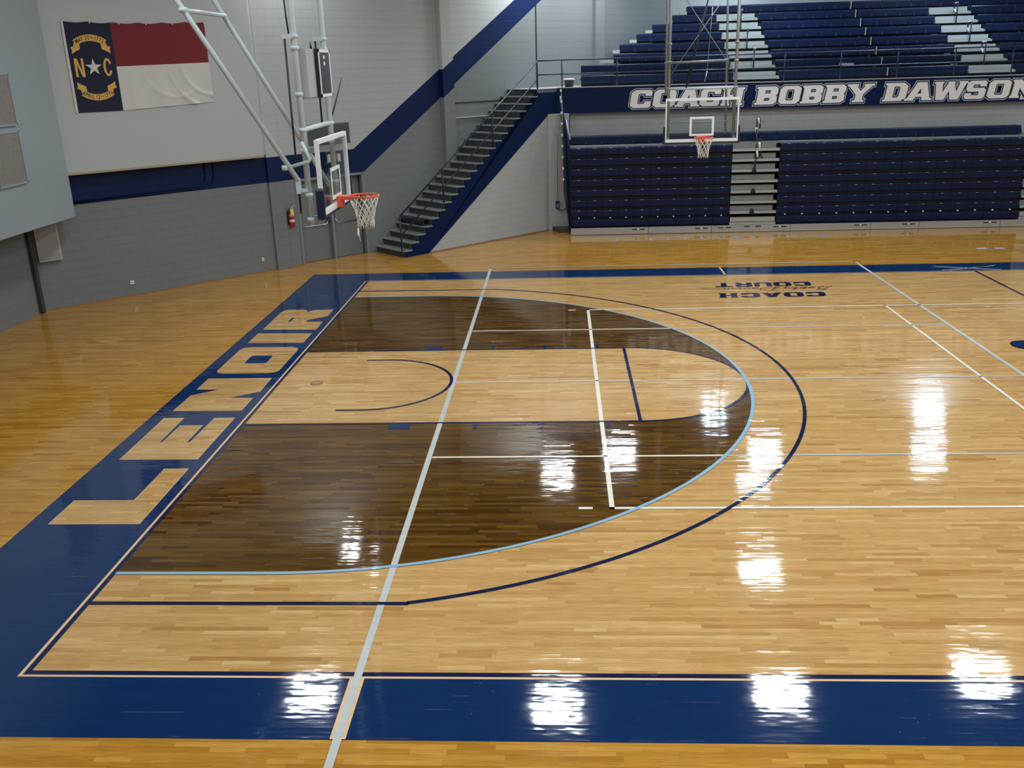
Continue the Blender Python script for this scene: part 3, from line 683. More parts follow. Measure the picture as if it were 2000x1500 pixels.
# stair railing
t = thing('stair_railing', 'dark navy pipe railing along the outer edge of the stairs', 'railing', D_ORG, D_ROT)
ry = -OFF-.0
def zn(s): return rise*(1+(s-S0)/run)
Ztop = lambda s: 3.7+(16.22-3.7)*(s-28.75)/(45.7-28.75)
Zmid = lambda s: 2.0+(14.55-2.0)*(s-28.75)/(45.7-28.75)
m = MB(); m.tube([(28.75, ry, Ztop(28.75)), (45.75, ry, 16.22)], .075, 8); obj('top_rail', m, DARKB, t, True)
m = MB(); m.tube([(28.75, ry, Zmid(28.75)), (45.6, ry, Zmid(45.6))], .065, 8); obj('middle_rail', m, DARKB, t, True)
for s in (28.75, 33.7, 39.85): m = MB(); m.tube([(s, ry, rise*max(1, math.floor((s-S0+.12)/run)+1)), (s, ry, Ztop(s))], .07, 8); obj('post', m, DARKB, t, True)
# rolled mat on the fourth tread
s4 = S0+3*run
t = thing('rolled_mat', 'black rolled rubber mat lying across a lower stair tread', 'mat', WP(s4+.28, .5, rise*4+.31), D_ROT)
m = MB(); N = 20
prof = [(.33*math.cos(2*PI*k/N)*(1.12), .31*math.sin(2*PI*k/N)) for k in range(N)]
for k in range(N):
    a = prof[k]; b = prof[(k+1) % N]
    m.face([(a[0], 0, a[1]), (b[0], 0, b[1]), (b[0], -3.7, b[1]), (a[0], -3.7, a[1])])
    ai = (a[0]*.72, a[1]*.72); bi = (b[0]*.72, b[1]*.72)
    m.face([(a[0], -3.7, a[1]), (b[0], -3.7, b[1]), (bi[0], -3.7, bi[1]), (ai[0], -3.7, ai[1])])
    m.face([(ai[0], -3.7, ai[1]), (bi[0], -3.7, bi[1]), (bi[0], 0, bi[1]), (ai[0], 0, ai[1])])
obj('mat_roll', m, BLACK, t, True)
# gallery railing
t = thing('gallery_railing', 'dark navy two-bar railing along the gallery edge above the lettering', 'railing')
lx = WP(45.7, OFF); A = (lx[0], lx[1]+.05); B = (15.5, 48.15)
m = MB(); m.tube([(A[0], A[1], 16.22), (B[0], B[1], 16.25), (XR, 48.15, 16.3)], .07, 8); obj('top_rail', m, DARKB, t, True)
m = MB(); m.tube([(A[0], A[1], 14.95), (B[0], B[1], 14.95), (XR, 48.15, 15.0)], .06, 8); obj('middle_rail', m, DARKB, t, True)
m = MB(); m.tube([(A[0], A[1], Zd), (A[0], A[1], 16.22)], .07, 8); obj('post', m, DARKB, t, True)
for i in range(15):
    x = 15.6+5.31*i
    m = MB(); m.tube([(x, 48.15, Zd+.05), (x, 48.15, 16.27)], .06, 8); obj('post', m, DARKB, t, True)
# trash can
t = thing('trash_can', 'black trash can with white liner in the gallery corner by the railing', 'trash can', (16.3, 49.5, Zd))
m = MB(); m.lathe([(0, 0), (.40, 0), (.50, .75), (.52, .78)], 20); obj('can_body', m, BLACK, t, True)
m = MB(); m.lathe([(.53, .70), (.55, .74), (.54, .80), (.47, .83), (.45, .70)], 20); obj('liner', m, PAPER, t, True)

# ------------------------------------------------------------------ things by the gallery wall return
t = thing('power_conduit', 'thin grey conduit with small blue plug box beside the closed bleachers', 'conduit', (15.05, 47.1, 0))
m = MB(); m.tube([(0, -.05, 3.0), (0, -.05, 9.4)], .03, 6); obj('pipe', m, GREYM, t, True)
m = MB(); m.box(-.2, .18, -.25, 0, 2.2, 2.95); obj('plug_box', m, BLACK, t)
m = MB(); m.box(-.1, .1, -.32, -.25, 2.3, 2.7); obj('plug', m, BLUECAP, t)
m = MB(); m.tube([(0, -.3, 2.3), (.15, -.4, 2.1), (.5, -.4, 2.05), (.9, -.3, 2.3), (1.2, -.3, 2.6)], .045, 6); obj('cord', m, BLACK, t, True)
t = thing('base_box', 'low black box on the floor left of the closed bleachers', 'box', (15.5, 45.9, 0))
m = MB(); m.prism([(-1.0, 1.15), (-.2, -.4), (.78, -.4), (.78, 1.15)], 0, .42, 'z'); obj('box_body', m, mat('box_grey', (.05, .055, .055), .5), t)

# ------------------------------------------------------------------ bleachers
def seat_proto(wd, ht, dp, scallop):
    "one moulded seat module: front face at y=0, top at z=0"
    m = MB(); g = .012
    m.prism([(0, 0), (.05, .04), (dp, .02), (dp, -.10), (.12, -.14), (.10, -ht), (.03, -ht), (0, -ht+.06), (-.02, -.12)], g, wd-g, 'x')
    o = obj('seat', m, SEATB)
    if scallop:
        q = MB(); n = 12
        fan = [(wd*.5+wd*.43*math.cos(PI*i/n), -ht+.03+ht*.62*(1-.0)*1.0*(1-math.sin(PI*i/n)*0)) for i in range(0)]
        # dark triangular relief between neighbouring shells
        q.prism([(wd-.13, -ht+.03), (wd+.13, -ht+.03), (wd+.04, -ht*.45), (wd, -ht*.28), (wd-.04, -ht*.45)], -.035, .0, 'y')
        q2 = q
        return o, q2
    return o, None
protos = {}
def make_row(parent, name, x0, x1, y, z, ht=.72, dp=1.0, scallop=False, pitch=1.535, nosing=True, under=.28, label=None):
    n = max(1, round((x1-x0)/pitch)); wd = (x1-x0)/n
    # the row's carrier beam is the part, the seats its sub-parts
    m = MB(); m.box(x0, x1, y+.14, y+.9, z-ht-under*.2, z-.1); m.box(x0, x1, y+.25, y+.5, z-ht-under, z-ht)
    row = obj(name, m, DARK, parent)
    if label: row['label'] = label
    key_ = (round(wd, 3), ht, dp, scallop)
    if key_ not in protos:
        o, q = seat_proto(wd, ht, dp, scallop); 
        if q:
            base = len(o.data.vertices)
            mb = MB(); g = .012
            mb.prism([(0, 0), (.05, .04), (dp, .02), (dp, -.10), (.12, -.14), (.10, -ht), (.03, -ht), (0, -ht+.06), (-.02, -.12)], g, wd-g, 'x')
            nn = len(mb.v); mb.v += q.v; mb.f += [tuple(i+nn for i in f) for f in q.f]; mb.m += [1]*len(q.f); mb.uv += q.uv
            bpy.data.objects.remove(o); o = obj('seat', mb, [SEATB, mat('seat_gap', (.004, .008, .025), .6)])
        protos[key_] = o.data; bpy.data.objects.remove(o)
    for i in range(n):
        o = bpy.data.objects.new('seat', protos[key_]); C.objects.link(o); o.parent = row; o.location = Vector((x0+i*wd, y, z))*FT
        row_children = o
    return row
# lower bank: closed, fronts nearly flush
ZLOW = [1.40, 2.33, 3.30, 4.29, 5.27, 6.27, 7.25, 8.24]
XSEC = [(16.33, 31.6, 'left of the aisle, beside the stair wall'), (36.1, 47.5, 'right of the aisle, left half'), (47.52, 58.85, 'right of the aisle, right half'), (63.3, 75, 'far right')]
for si, (x0, x1, lb) in enumerate(XSEC[:3]):
    t = thing('closed_bleacher', ['closed navy floor bleacher left of the lower aisle, beside the stair wall', 'closed navy floor bleacher directly right of the lower aisle', 'closed navy floor bleacher farthest right at the frame edge'][si], 'bleacher', (x0, 44.4, 0), 0, 'closed floor bleachers under the gallery')
    Lx = x1-x0
    for k, z in enumerate(ZLOW):
        ht = .66 if k else .62
        r = make_row(t, 'seat_row', 0, Lx, 0 if k else -.06, z, ht=ht, dp=.9)
        m = MB()
        if k:
            for i in range(round(Lx/1.535)):
                xx = (i+.5)*Lx/round(Lx/1.535); m.box(xx-.13, xx+.13, -.035, -.005, z-.05, z-.015)
            obj('name_clip', m, METAL, r)
    make_row(t, 'seat_row', 0, Lx+(4.45 if si == 0 else 0), 1.75, 9.18, ht=.75, dp=1.2, scallop=True)
    m = MB(); m.box(0, Lx, .25, 1.9, 8.26, 8.38); obj('foot_board', m, METALD, t)
    m = MB()
    n = round(Lx/1.535)
    for i in range(n): xx = (i+.5)*Lx/n; m.tube([(xx, -.12, 1.60), (xx, .1, 1.60)], .07, 8)
    obj('release_knob', m, PAPER, t, True)
    m = MB(); m.box(0, Lx, .3, 3.4, .0, 8.1); obj('understructure', m, DARK, t)
seams = [16.3, 23.85, 29.92, 37.44, 45.07, 49.6, 57.2, 64.5]
for i in range(7):
    a, b = seams[i]+.02, seams[i+1]-.02
    t = thing('kick_panel', ['brushed metal kick board at the left end under the closed bleacher', 'second metal kick board from the left end of the closed bleachers', 'metal kick board in front of the lower aisle steps', 'metal kick board just right of the one before the aisle', 'shortest metal kick board under the right closed bleacher', 'long metal kick board second from the right frame edge', 'metal kick board cut by the right frame edge'][i], 'panel', (a, 44.05, 0), 0, 'kick boards along the closed bleachers')
    L = b-a
    m = MB(); m.box(0, L, 0, .2, .10, .66); obj('board', m, METAL, t)
    m = MB(); m.box(0, L, -.03, 0, .04, .12); obj('lower_lip', m, GREYL, t)
    m = MB()
    for xx in ((L-1.55, L-.85) if i != 2 else (.6, 1.35, L-1.6, L-.85)): m.box(xx, xx+.5, -.04, 0, .42, .50)
    if i == 2: m.box(3.1, 3.6, -.03, 0, .5, .6); m.box(L-3.3, L-2.8, -.03, 0, .5, .6)
    obj('slot', m, DARK, t)
    m = MB(); m.box(L-1.05, L-.88, -.05, 0, .40, .54); obj('latch', m, PAPER, t)
def aisle_low(x0, x1, label, up=True):
    t = thing('aisle_steps', label, 'steps', (x0, 44.4, 0), 0, 'metal steps of the floor bleachers'); L = x1-x0
    m = MB(); m.box(0, L, .9, 1.0, .6, 8.4); obj('back_plate', m, DARK, t)
    m = MB(); m.box(.06, L-.06, -.02, .3, .95, 1.37); obj('first_riser', m, METAL, t)
    m = MB(); m.box(0, L, -.1, .3, .68, .90); obj('toe_board', m, METAL, t)
    for k, z in enumerate(ZLOW[1:]):
        zz = z-.35 if k < 6 else z-.38
        m = MB(); m.box(0, L, -.05, .62, zz-.26, zz-.02); stp = obj('step', m, METAL, t)
        m = MB(); m.box(.05, L-.28, .28, .34, zz+.0, zz+.46); obj('riser_plate', m, METALD, stp)
    m = MB(); m.box(0, L, .25, 3.6, 8.26, 8.38); obj('foot_board', m, METALD, t)
    return t
aisle_low(31.65, 36.05, 'metal steps of the lower aisle between two closed navy bleachers')
aisle_low(58.95, 63.2, 'sliver of metal steps at the right frame edge of the floor bleachers')
for i, (z, lb) in enumerate(((5.62, 'topmost of three black rail sockets on the lower aisle steps'), (3.68, 'middle black rail socket on the lower aisle steps'), (1.75, 'lowest black rail socket on the lower aisle steps'))):
    t = thing('rail_socket', lb, 'bracket', (33.75, 44.3, z), 0, 'sockets on the lower aisle steps')
    m = MB(); m.prism([(-.2, 0), (.2, 0), (.2, .22), (.1, .42), (-.1, .42), (-.2, .22)], -.06, .1, 'y'); obj('socket_body', m, BLACK, t)
# end rail fan at the left end of the lower bank
t = thing('end_rail', 'folded stack of dark blue end rails at the left end of the closed bleachers', 'railing', (0, 0, 0), 0)
for i in range(9):
    y = 44.8+.27*i; zt = 4.3+1.02*i
    xt = 15.8-.02*i
    m = MB(); m.tube([(16.22, 44.5+.1*i, .4+.5*i), (xt-.15, y+.1, zt+.9)], .055, 6); obj('rail_post', m, DARKB, t, True)
    m = MB(); m.tube([(xt-.16, y+.1, zt+.86), (xt-.17, y+.1, zt+1.1)], .085, 8); obj('post_cap', m, PAPER, t, True)
for i in range(5):
    f0, f1 = i/5, (i+1)/5
    A_ = lambda f, z: (16.26-.62*f, 44.5+2.5*f, z)
    b0, b1, t0, t1 = .3+3.4*f0, .3+3.4*f1, 8.3+3.3*f0, 8.3+3.3*f1
    m = MB(); p = [A_(f0, b0), A_(f1, b1), A_(f1, t1), A_(f0, t0)]; q = [(a+.06, b+.02, c) for a, b, c in p]
    m.face(p); m.face(q[::-1])
    for k in range(4): m.face([p[k], q[k], q[(k+1) % 4], p[(k+1) % 4]])
    obj('end_board', m, DARKB, t)
m = MB(); m.tube([(15.5, 47.0, 10.8), (15.45, 47.0, 12.7)], .05, 6); obj('rail_post', m, DARKB, t, True)
m = MB(); m.tube([(15.45, 47.0, 12.55), (15.45, 47.0, 12.95)], .085, 8); obj('post_cap', m, PAPER, t, True)
m = MB(); m.tube([(16.32, 45.4, 9.0), (15.86, 47.6, 11.3)], .05, 6); obj('edge_rail', m, WHITE, t, True)
# handrail in the lower aisle
def handrail(label, loc, ht=2.7, dep=1.2, grp=None, lowr=False):
    t = thing('aisle_handrail', label, 'handrail', loc, 0, grp)
    m = MB(); m.lathe([(0, .16), (.1, .14), (.22, .05), (.24, 0), (0, 0)], 12); obj('base_flange', m, BLACK, t, True)
    m = MB(); m.tube([(0, 0, .05), (0, 0, ht-.15), (.06, .12, ht), (.16, dep*.5, ht+.05)], .065, 8); obj('post', m, BLACK, t, True)
    m = MB(); m.tube([(.10, .3, ht), (.22, dep, ht), (.26, dep+.08, ht-.15), (.22, dep, ht-.85), (.05, .1, ht-1.0)], .075, 8); obj('loop', m, DARKB, t, True)
    m = MB(); m.tube([(.14, dep*.35, ht+.03), (.24, dep*.95, ht+.02)], .10, 8); m.tube([(.24, dep+.03, ht-.55), (.12, dep*.5, ht-.93)], .10, 8); obj('grip', m, LETO if not lowr else PAPER, t, True)
    return t
t = thing('folded_handrail', 'tall folded black handrail with white grips on the lower aisle', 'handrail', (33.75, 44.35, 5.65))
m = MB(); m.tube([(0, 0, 0), (.08, 0, .8), (.15, 0, 1.3)], .07, 8); obj('lower_post', m, BLACK, t, True)
m = MB(); m.tube([(.1, .1, 1.0), (.12, .2, 1.9), (.2, .4, 2.7), (.25, .9, 3.3), (.3, 1.4, 4.4), (.36, 1.45, 4.9), (.5, 1.45, 4.95), (.62, 1.45, 4.6), (.6, 1.4, 3.9)], .075, 8); obj('bent_post', m, BLACK, t, True)
m = MB(); m.tube([(.25, .2, 2.9), (.45, .2, 3.05), (.5, .2, 2.6), (.55, .2, 1.7), (.3, .15, 1.1), (.7, .15, 1.0), (.75, .15, 1.35), (.55, .15, 1.6)], .06, 8); obj('lower_loop', m, BLACK, t, True)
m = MB()
for p, q in (((.42, 1.38, 4.9), (.52, 1.38, 4.35)), ((.26, 1.2, 4.0), (.30, 1.2, 3.45)), ((.38, .1, 2.75), (.44, .1, 2.15)), ((.18, .05, 2.0), (.26, .05, 1.35))): m.tube([p, q], .105, 8)
obj('grip', m, PAPER, t, True)
# upper bank
ROWS = [(50+2*i, z) for i, z in enumerate((14.66, 15.64, 16.63, 17.57, 18.56, 19.51, 20.46, 21.4))]
XLEFT = [17.55, 17.55, 20.93, 21.67, 23.56, 25.38, 27.7, 29.5]
A1a, A1b, MIDx, A2a, A2b = [32.04, 32.19, 32.33, 32.35, 32.37, 32.4, 32.34, 32.34], 36.8, 47.25, [54.75]*8, 59.2
secs = [('left of the first upper aisle, cut on a slant at the wall', lambda i: (XLEFT[i], 32.32 if i < 7 else 47.1)), ('between the two upper aisles, left half', lambda i: (36.8, 47.1) if i < 7 else None),
        ('between the two upper aisles, right half', lambda i: (47.4, 54.8) if i < 7 else (47.4, 59.9)), ('right of the second upper aisle', lambda i: (59.25, 63.8) if i < 7 else (60.1, 63.8)), ('at the far right behind a gap', lambda i: (63.95, 71.6))]
for si, (lb, fn) in enumerate(secs):
    t = thing('gallery_bleacher', ['open navy gallery bleacher left of the first upper aisle, slanting along the wall', 'open navy gallery bleacher just right of the first upper aisle', 'open navy gallery bleacher just left of the second upper aisle', 'open navy gallery bleacher just right of the second upper aisle', 'open navy gallery bleacher at the top right corner of the frame'][si], 'bleacher', (0, 0, 0), 0, 'open bleachers on the gallery')
    for i, (y, z) in enumerate(ROWS):
        q = fn(i)
        if not q: continue
        x0, x1 = q
        make_row(t, 'seat_row', x0, x1, y, z, ht=.74, dp=1.1, scallop=i >= 2, pitch=1.55, under=.1)
        if i:
            m = MB(); m.box(x0-.1, x1, y-.85, y+.35, z-1.32, z-1.2); m.box(x0, x1, y+.35, y+.4, z-2.3, z-.9)
            obj('foot_board', m, DARK, t)
            m = MB(); m.box(x0-.1, x1, y-.9, y-.84, z-1.34, z-1.18); obj('board_nosing', m, DARKB, t)
        else:
            m = MB(); m.box(x0, x1, y+.3, y+.35, Zd, z-.8); obj('front_skirt', m, DARK, t)
        if si in (1, 0) and (si == 1 or i == 7):
            m = MB(); m.box(x1+.03, x1+.13, y-.06, y+.5, z-.75, z+.03); obj('end_plate', m, METAL, t)
        if si == 0 and i in (2, 3, 4, 5, 6, 7):
            wl = 1.4 if i == 2 else .75
            m = MB(); m.box(x0-wl, x0-.02, y-.02, y+.7, z-.8, z-.5); obj('end_step', m, WHITEM, t)
def aisle_up(x0, x1, label, nrow, fr=None):
    t = thing('aisle_steps', label, 'steps', (x0, 0, 0), 0, 'white steps of the gallery aisles'); L = x1-x0
    for i, (y, z) in enumerate(ROWS[:nrow]):
        m = MB(); m.box(.04, L-.3, y+.1, y+.9, z-.42, z-.04); stp = obj('step', m, WHITEM, t)
        m = MB(); m.box(.0, L, y-.25, y+.3, z-.72, z-.5); obj('tread_nosing', m, WHITEM, stp)
        m = MB(); m.box(.04, L-.04, y+.12, y+.2, z-.5, z-.42); obj('shadow_gap', m, GREYL, stp)
        m = MB(); m.box(0, L, y+.3, y+.8, z-1.3, z-.72); obj('back_plate', m, DARK, stp)
    return t
aisle_up(32.38, 36.78, 'white metal steps of the first upper aisle, beyond the side basket', 7)
aisle_up(54.85, 59.2, 'white metal steps of the second upper aisle, right of the frame centre', 7)
for i in range(3): handrail(['lowest black looped handrail in the first upper aisle', 'middle black looped handrail in the first upper aisle', 'top black looped handrail in the first upper aisle'][i], (34.6, 51.6+4*i, 14.2+1.98*i), 2.55, 1.2, 'handrails of the upper aisles')
for i in range(3): handrail(['lowest black looped handrail in the second upper aisle', 'middle black looped handrail in the second upper aisle', 'top black looped handrail in the second upper aisle'][i], (56.9, 51.6+4*i, 14.2+1.98*i), 2.55, 1.4, 'handrails of the upper aisles')
t = thing('program_holder', 'small grey tray lying on the second gallery row', 'tray', (43.0, 51.85, 14.98))
m = MB(); m.box(0, 1.4, -.1, .05, 0, .1); m.box(0, 1.4, -.1, -.06, .1, .2); m.box(0, .1, -.1, .05, .1, .24); obj('tray_body', m, METAL, t)

# ------------------------------------------------------------------ baskets. local frame: board plane x=0, court side +x
def net(parent, cx, z0):
    m = MB(); lv = 6; n = 12; H = 1.5
    def r(j): return [.73, .66, .56, .48, .43, .415, .42][j]
    for d in (-1, 1):
        for k in range(n):
            p = []
            for j in range(lv+1):
                a = 2*PI*(k+d*j*.5)/n+.13*math.sin(k*1.7); jj = random.uniform(-.015, .015)
                p.append((cx+(r(j)+jj)*math.cos(a), (r(j)+jj)*math.sin(a), z0-H*j/lv+(.03*math.sin(k*2.3) if j == lv else 0)))
            m.tube(p, .017, 5)
    for k in range(n):
        a = 2*PI*k/n; m.tube([(cx+.75*math.cos(a), .75*math.sin(a), z0+.03), (cx+.73*math.cos(a), .73*math.sin(a), z0-.03)], .03, 5)
    return obj('net', m, NETM, parent, True)
def backboard(t, halfw=3.0, z0=9.47, z1=12.97, th=.2):
    m = MB(); f = .2; g = .11
    for a, b, c, d in ((-halfw, halfw, z1-f, z1), (-halfw, halfw, z0, z0+f*1.2), (-halfw, -halfw+g, z0+f*1.2, z1-f), (halfw-g, halfw, z0+f*1.2, z1-f)): m.box(-th, .01, a, b, c, d)
    fr = obj('backboard_frame', m, WHITE, t)
    m = MB(); m.box(-.07, -.03, -halfw+.16, halfw-.16, z0+.25, z1-.21); obj('glass_panel', m, GLASS, t)
    m = MB(); s = 1.0; b_ = .18; zb = 9.95; zt = 11.48
    m.box(-.028, -.015, -s, -s+b_, zb+b_, zt-b_); m.box(-.028, -.015, s-b_, s, zb+b_, zt-b_); m.box(-.028, -.015, -s, s, zt-b_, zt); m.box(-.028, -.015, -s, s, zb, zb+b_)
    obj('target_square', m, WHITE, t)
    m = MB()
    pr = [(-halfw-.14, z0+1.35), (-halfw-.14, z0-.12), (-halfw-.05, z0-.22), (halfw+.05, z0-.22), (halfw+.14, z0-.12), (halfw+.14, z0+1.35), (halfw+.0, z0+1.35), (halfw+.0, z0-.0), (-halfw-.0, z0-.0), (-halfw-.0, z0+1.35)]
    for i0 in ((-halfw-.14, -halfw+.01), (halfw-.01, halfw+.14)): m.prism([(i0[0], z0-.16), (i0[1], z0-.16), (i0[1], z0+1.2), ((i0[0]+i0[1])/2, z0+1.32), (i0[0], z0+1.2)], -th-.12, .08, 'x')
    m.box(-th-.06, .03, -halfw-.1, halfw+.1, z0-.16, z0-.01)
    return m
def rim(t, dx=1.28, zr=10.0):
    # bracket and ring
    m = MB(); rr = .75
    m.tube([(dx+.02+rr*math.cos(2*PI*i/36), rr*math.sin(2*PI*i/36), zr) for i in range(36)], .045, 8, closed=True)
    R_ = obj('rim', m, ORANGE, t, True)
    m = MB(); m.box(0, .28, -.3, .3, zr-.52, zr+.03); m.prism([(-.3, .28), (.3, .28), (.42, .8), (-.42, .8)][::1], zr-.09, zr+.03, 'z')
    mm = MB(); mm.box(0, .26, -.28, .28, zr-.5, zr+.03); mm.prism([(.2, -.28), (.2, .28), (.85, .6), (.62, .3), (.62, -.3), (.85, -.6)], zr-.14, zr+.02, 'z')
    obj('rim_bracket', mm, ORANGE, R_)
    m = MB()
    for i in range(12):
        a = 2*PI*i/12; c, s = math.cos(a), math.sin(a)
        m.tube([(dx+.02+rr*c-.05*c, rr*s-.05*s, zr-.03), (dx+.02+(rr-.09)*c, (rr-.09)*s, zr-.07), (dx+.02+(rr-.02)*c, (rr-.02)*s, zr-.10)], .014, 5)
    obj('net_hook', m, ORANGE, R_, True)
    return net(t, dx+.02, zr-.09)
# main basket
t = thing('basketball_hoop', 'near left basket: glass backboard on hanging pipes with orange rim and net', 'basketball hoop', (4.1, 0, 0))
pad = backboard(t); obj('edge_padding', pad, DARKB, t, bevel=.05)
nn = rim(t, 1.3, 10.0)
m = MB(); m.tube([(1.0, -.42, 8.45), (.98, -.46, 8.2), (.96, -.44, 8.05)], [.03, .07, .05], 6); m.tube([(1.0, -.40, 8.2), (1.05, -.40, 7.75)], .02, 5); obj('frayed_cord', m, NETM, nn, True)
px = -.72
Zc = CEIL-.02
for y, nm in ((-2.75, 0), (2.75, 1)):
    m = MB(); m.tube([(px, y, 9.0), (px, y, Zc)], .14, 10); obj('hanger_pipe', m, PIPE, t, True)
def LP(y, a, b): # diagonal between two points, extended up to the ceiling
    k = (Zc-b[1])/(a[1]-b[1]); return [(b[0]-4.1, y, b[1]), (b[0]+(a[0]-b[0])*k-4.1, y, Zc)]
m = MB(); m.tube(LP(-3.0, (-1.64, 19.15), (3.01, 11.15)), .12, 10); obj('diagonal_brace', m, PIPE, t, True)
m = MB(); m.tube(LP(3.0, (-2.06, 19.51), (3.2, 9.8)), .12, 10); obj('diagonal_brace', m, PIPE, t, True)
m = MB(); m.tube([(-1.42-4.1, -3.3, 18.72), (-1.6-4.1, 3.15, 18.75)], .10, 10); obj('cross_pipe', m, PIPE, t, True)
m = MB(); m.tube([(px, -2.9, 13.42), (px, 2.9, 13.42)], .11, 10); obj('cross_pipe', m, PIPE, t, True)
m = MB(); m.tube([(2.45-4.1, -2.95, 11.72), (-.50, -2.95, 12.02), (-.46, -2.95, 12.12), (-.80, -2.92, 12.9)], .085, 10); obj('bent_link', m, PIPE, t, True)
for y in (-2.75, 2.75):
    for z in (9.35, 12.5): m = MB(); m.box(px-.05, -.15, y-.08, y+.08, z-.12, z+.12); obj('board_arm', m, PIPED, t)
for y in (-2.75, 2.75):
    for z in (9.3, 10.45, 12.5, 13.42, 15.0, 17.0, 17.5): m = MB(); m.lathe([(.14, -.09), (.20, -.07), (.20, .07), (.14, .09)], 12, (px, y, z)); obj('pipe_clamp', m, PIPE, t, True)
for p in ((-1.38-4.1, -3.0, 18.72), (2.45-4.1, -3.0, 11.75)): m = MB(); m.lathe([(.11, -.12), (.17, -.1), (.17, .1), (.11, .12)], 12, p); obj('pipe_clamp', m, PIPE, t, True)
m = MB(); m.box(-1.22, -1.0, -3.08, -2.9, 10.55, 11.2); m.box(-1.02, px, -2.95, -2.8, 10.6, 10.75); obj('actuator_bracket', m, PIPE, t)
m = MB(); m.tube([(-1.1, -2.9, 17.6), (-1.15, -2.9, 9.6)], .05, 8); obj('drive_rod', m, BLACK, t, True)
m = MB(); m.tube([(-1.1, 2.65, 17.4), (-1.12, 2.65, 13.4)], .05, 8); obj('drive_rod', m, BLACK, t, True)
m = MB(); m.tube([(-1.0, -2.85, 20.5), (-.95, -2.85, 18.4), (-.9, -2.85, 17.5)], .04, 6); obj('cable', m, BLACK, t, True)
for y in (-2.85, 2.65): m = MB(); m.box(-1.2, px, y-.1, y+.1, 17.4, 17.6); obj('rod_arm', m, PIPE, t)
m = MB(); m.tube([(px, 2.9, 13.5), (px, 5.0, 14.75), (px, 6.3, 15.6)], [.05, .04, .02], 6); obj('whip_antenna', m, DARK, t, True)
t = thing('shot_clock', 'thin shot clock box with dark face above the left backboard', 'shot clock', (3.95, 0, 14.78))
m = MB(); m.box(-.12, .06, -1.15, 1.15, 0, 2.2); obj('case', m, BLACK, t)
m = MB(); m.box(.05, .09, -1.12, 1.12, .02, .16); m.box(.05, .09, -1.12, 1.12, 2.04, 2.18); m.box(.05, .09, -1.12, -.98, .02, 2.18); m.box(.05, .09, .98, 1.12, .02, 2.18); obj('face_frame', m, WHITE, t)
m = MB(); m.box(.06, .07, -.98, .98, .16, 2.04); obj('screen', m, SCREEN, t)
m = MB(); m.box(.07, .085, -.2, .05, 1.45, 1.62); m.box(.07, .085, -.2, .05, 1.75, 1.9); obj('light_segment', m, PAPER, t)
m = MB(); m.box(-.5, -.12, -2.6, -.9, .06, 2.18); obj('side_shroud', m, GREYL, t)
m = MB()
for z in (.05, 2.15): m.tube([(-.6, -2.75, z), (-.1, -1.0, z)], .05, 6); m.tube([(-.6, 2.75, z), (-.1, 1.0, z)], .05, 6)
obj('mount_arm', m, PIPED, t, True)
m = MB(); m.tube([(-.55, -2.3, 1.9), (-.5, -2.5, 1.3), (-.5, -2.45, .7), (-.5, -2.2, .35)], .03, 6); m.tube([(-.3, -.8, 2.2), (-.3, -.9, 2.5), (-.3, -1.0, 2.2)], .03, 6); obj('cable', m, BLACK, t, True)

# side basket, facing the camera side (-y)
t = thing('basketball_hoop', 'far side basket hanging in front of the lettering, facing the near seats', 'basketball hoop', (27.05, 33.4, 0), -PI/2)
pad = backboard(t); obj('edge_padding', pad, BLACK, t, bevel=.05)
rim(t, 1.3, 9.9)
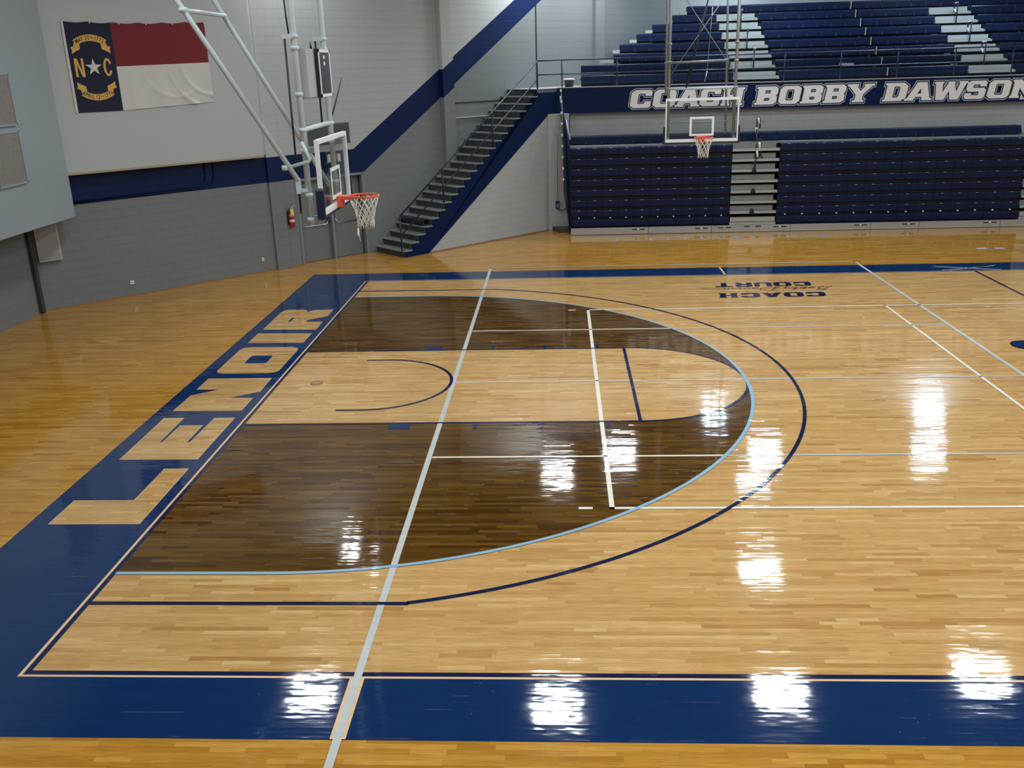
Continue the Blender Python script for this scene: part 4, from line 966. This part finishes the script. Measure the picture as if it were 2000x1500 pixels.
# local: +x = towards camera (-y world), +y = world +x ... rotation -90: local y -> world +x
for y in (-2.72, 2.72):
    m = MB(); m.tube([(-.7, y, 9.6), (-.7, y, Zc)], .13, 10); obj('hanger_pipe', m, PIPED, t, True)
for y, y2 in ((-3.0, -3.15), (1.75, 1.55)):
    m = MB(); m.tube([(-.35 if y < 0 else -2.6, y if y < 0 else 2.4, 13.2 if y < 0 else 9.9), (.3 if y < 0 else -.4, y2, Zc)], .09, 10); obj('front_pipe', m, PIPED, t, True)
m = MB(); m.tube([(-.7, -3.0, 13.72), (-.7, 2.9, 13.72)], .12, 10); obj('cross_pipe', m, PIPE, t, True)
m = MB(); m.tube([(-.4, -3.15, 15.75), (-.4, 2.0, 15.85)], .09, 10); obj('cross_pipe', m, PIPED, t, True)
m = MB(); m.tube([(-1.4, -2.7, 11.0), (-1.4, 2.4, 11.0)], .04, 8); obj('rear_bar', m, PIPED, t, True)
m = MB(); m.tube([(-.8, -2.5, 14.9), (-.8, 2.2, 21.5)], .035, 6); m.tube([(-.8, 2.6, 14.9), (-.8, -2.2, 21.5)], .035, 6); obj('cross_brace', m, PIPED, t, True)
m = MB(); m.tube([(-.7, -1.3, 13.7), (-.9, .5, 21.5)], [.12, .05], 8); obj('winch_tube', m, BLACK, t, True)
m = MB(); m.tube([(-.7, .35, 14.9), (-.7, .7, 21.5)], .02, 6); m.tube([(-.7, .2, 14.2), (-.7, .35, 14.9)], .03, 6); obj('lift_cable', m, CHROME, t, True)
m = MB(); m.lathe([(0, -.08), (.1, 0), (0, .08)], 10, (-.7, .35, 14.95)); obj('cable_ball', m, WHITE, t, True)
for y in (-2.72, 2.72):
    for z in (9.8, 12.6): m = MB(); m.box(-.7, -.15, y-.06, y+.06, z-.08, z+.08); obj('board_arm', m, PIPED, t)
    for z in (13.72, 15.8, 17.2): m = MB(); m.lathe([(.12, -.09), (.19, -.07), (.19, .07), (.12, .09)], 12, (-.7, y, z)); obj('pipe_clamp', m, PIPED, t, True)

# ------------------------------------------------------------------ ceiling lamps
def lamp(x, y, sx, sy, p, cool, idx):
    t = thing('ceiling_light', 'flat LED light panel hung under the ceiling, some mirrored in the floor, others added unseen for even light', 'ceiling light', (x, y, CEIL-1.0), 0, 'LED lights of the gym ceiling')
    m = MB(); m.box(-sx/2-.1, sx/2+.1, -sy/2-.1, sy/2+.1, .12, .4); obj('housing', m, WHITE, t)
    ld = bpy.data.lights.new('lamp', 'AREA'); ld.shape = 'RECTANGLE'; ld.size = sx*FT; ld.size_y = sy*FT; ld.energy = LAMP_W*p
    ld.color = (.62, .82, 1.0) if cool else (.92, .975, 1.0)
    lo = bpy.data.objects.new('lamp', ld); C.objects.link(lo); lo.parent = t; lo.location = (0, 0, .08*FT)
    m = MB(); m.box(-.02, .02, -.02, .02, .4, .98); obj('hanger', m, GREYM, t)
for i, L_ in enumerate(LAMPS): lamp(*L_, i)
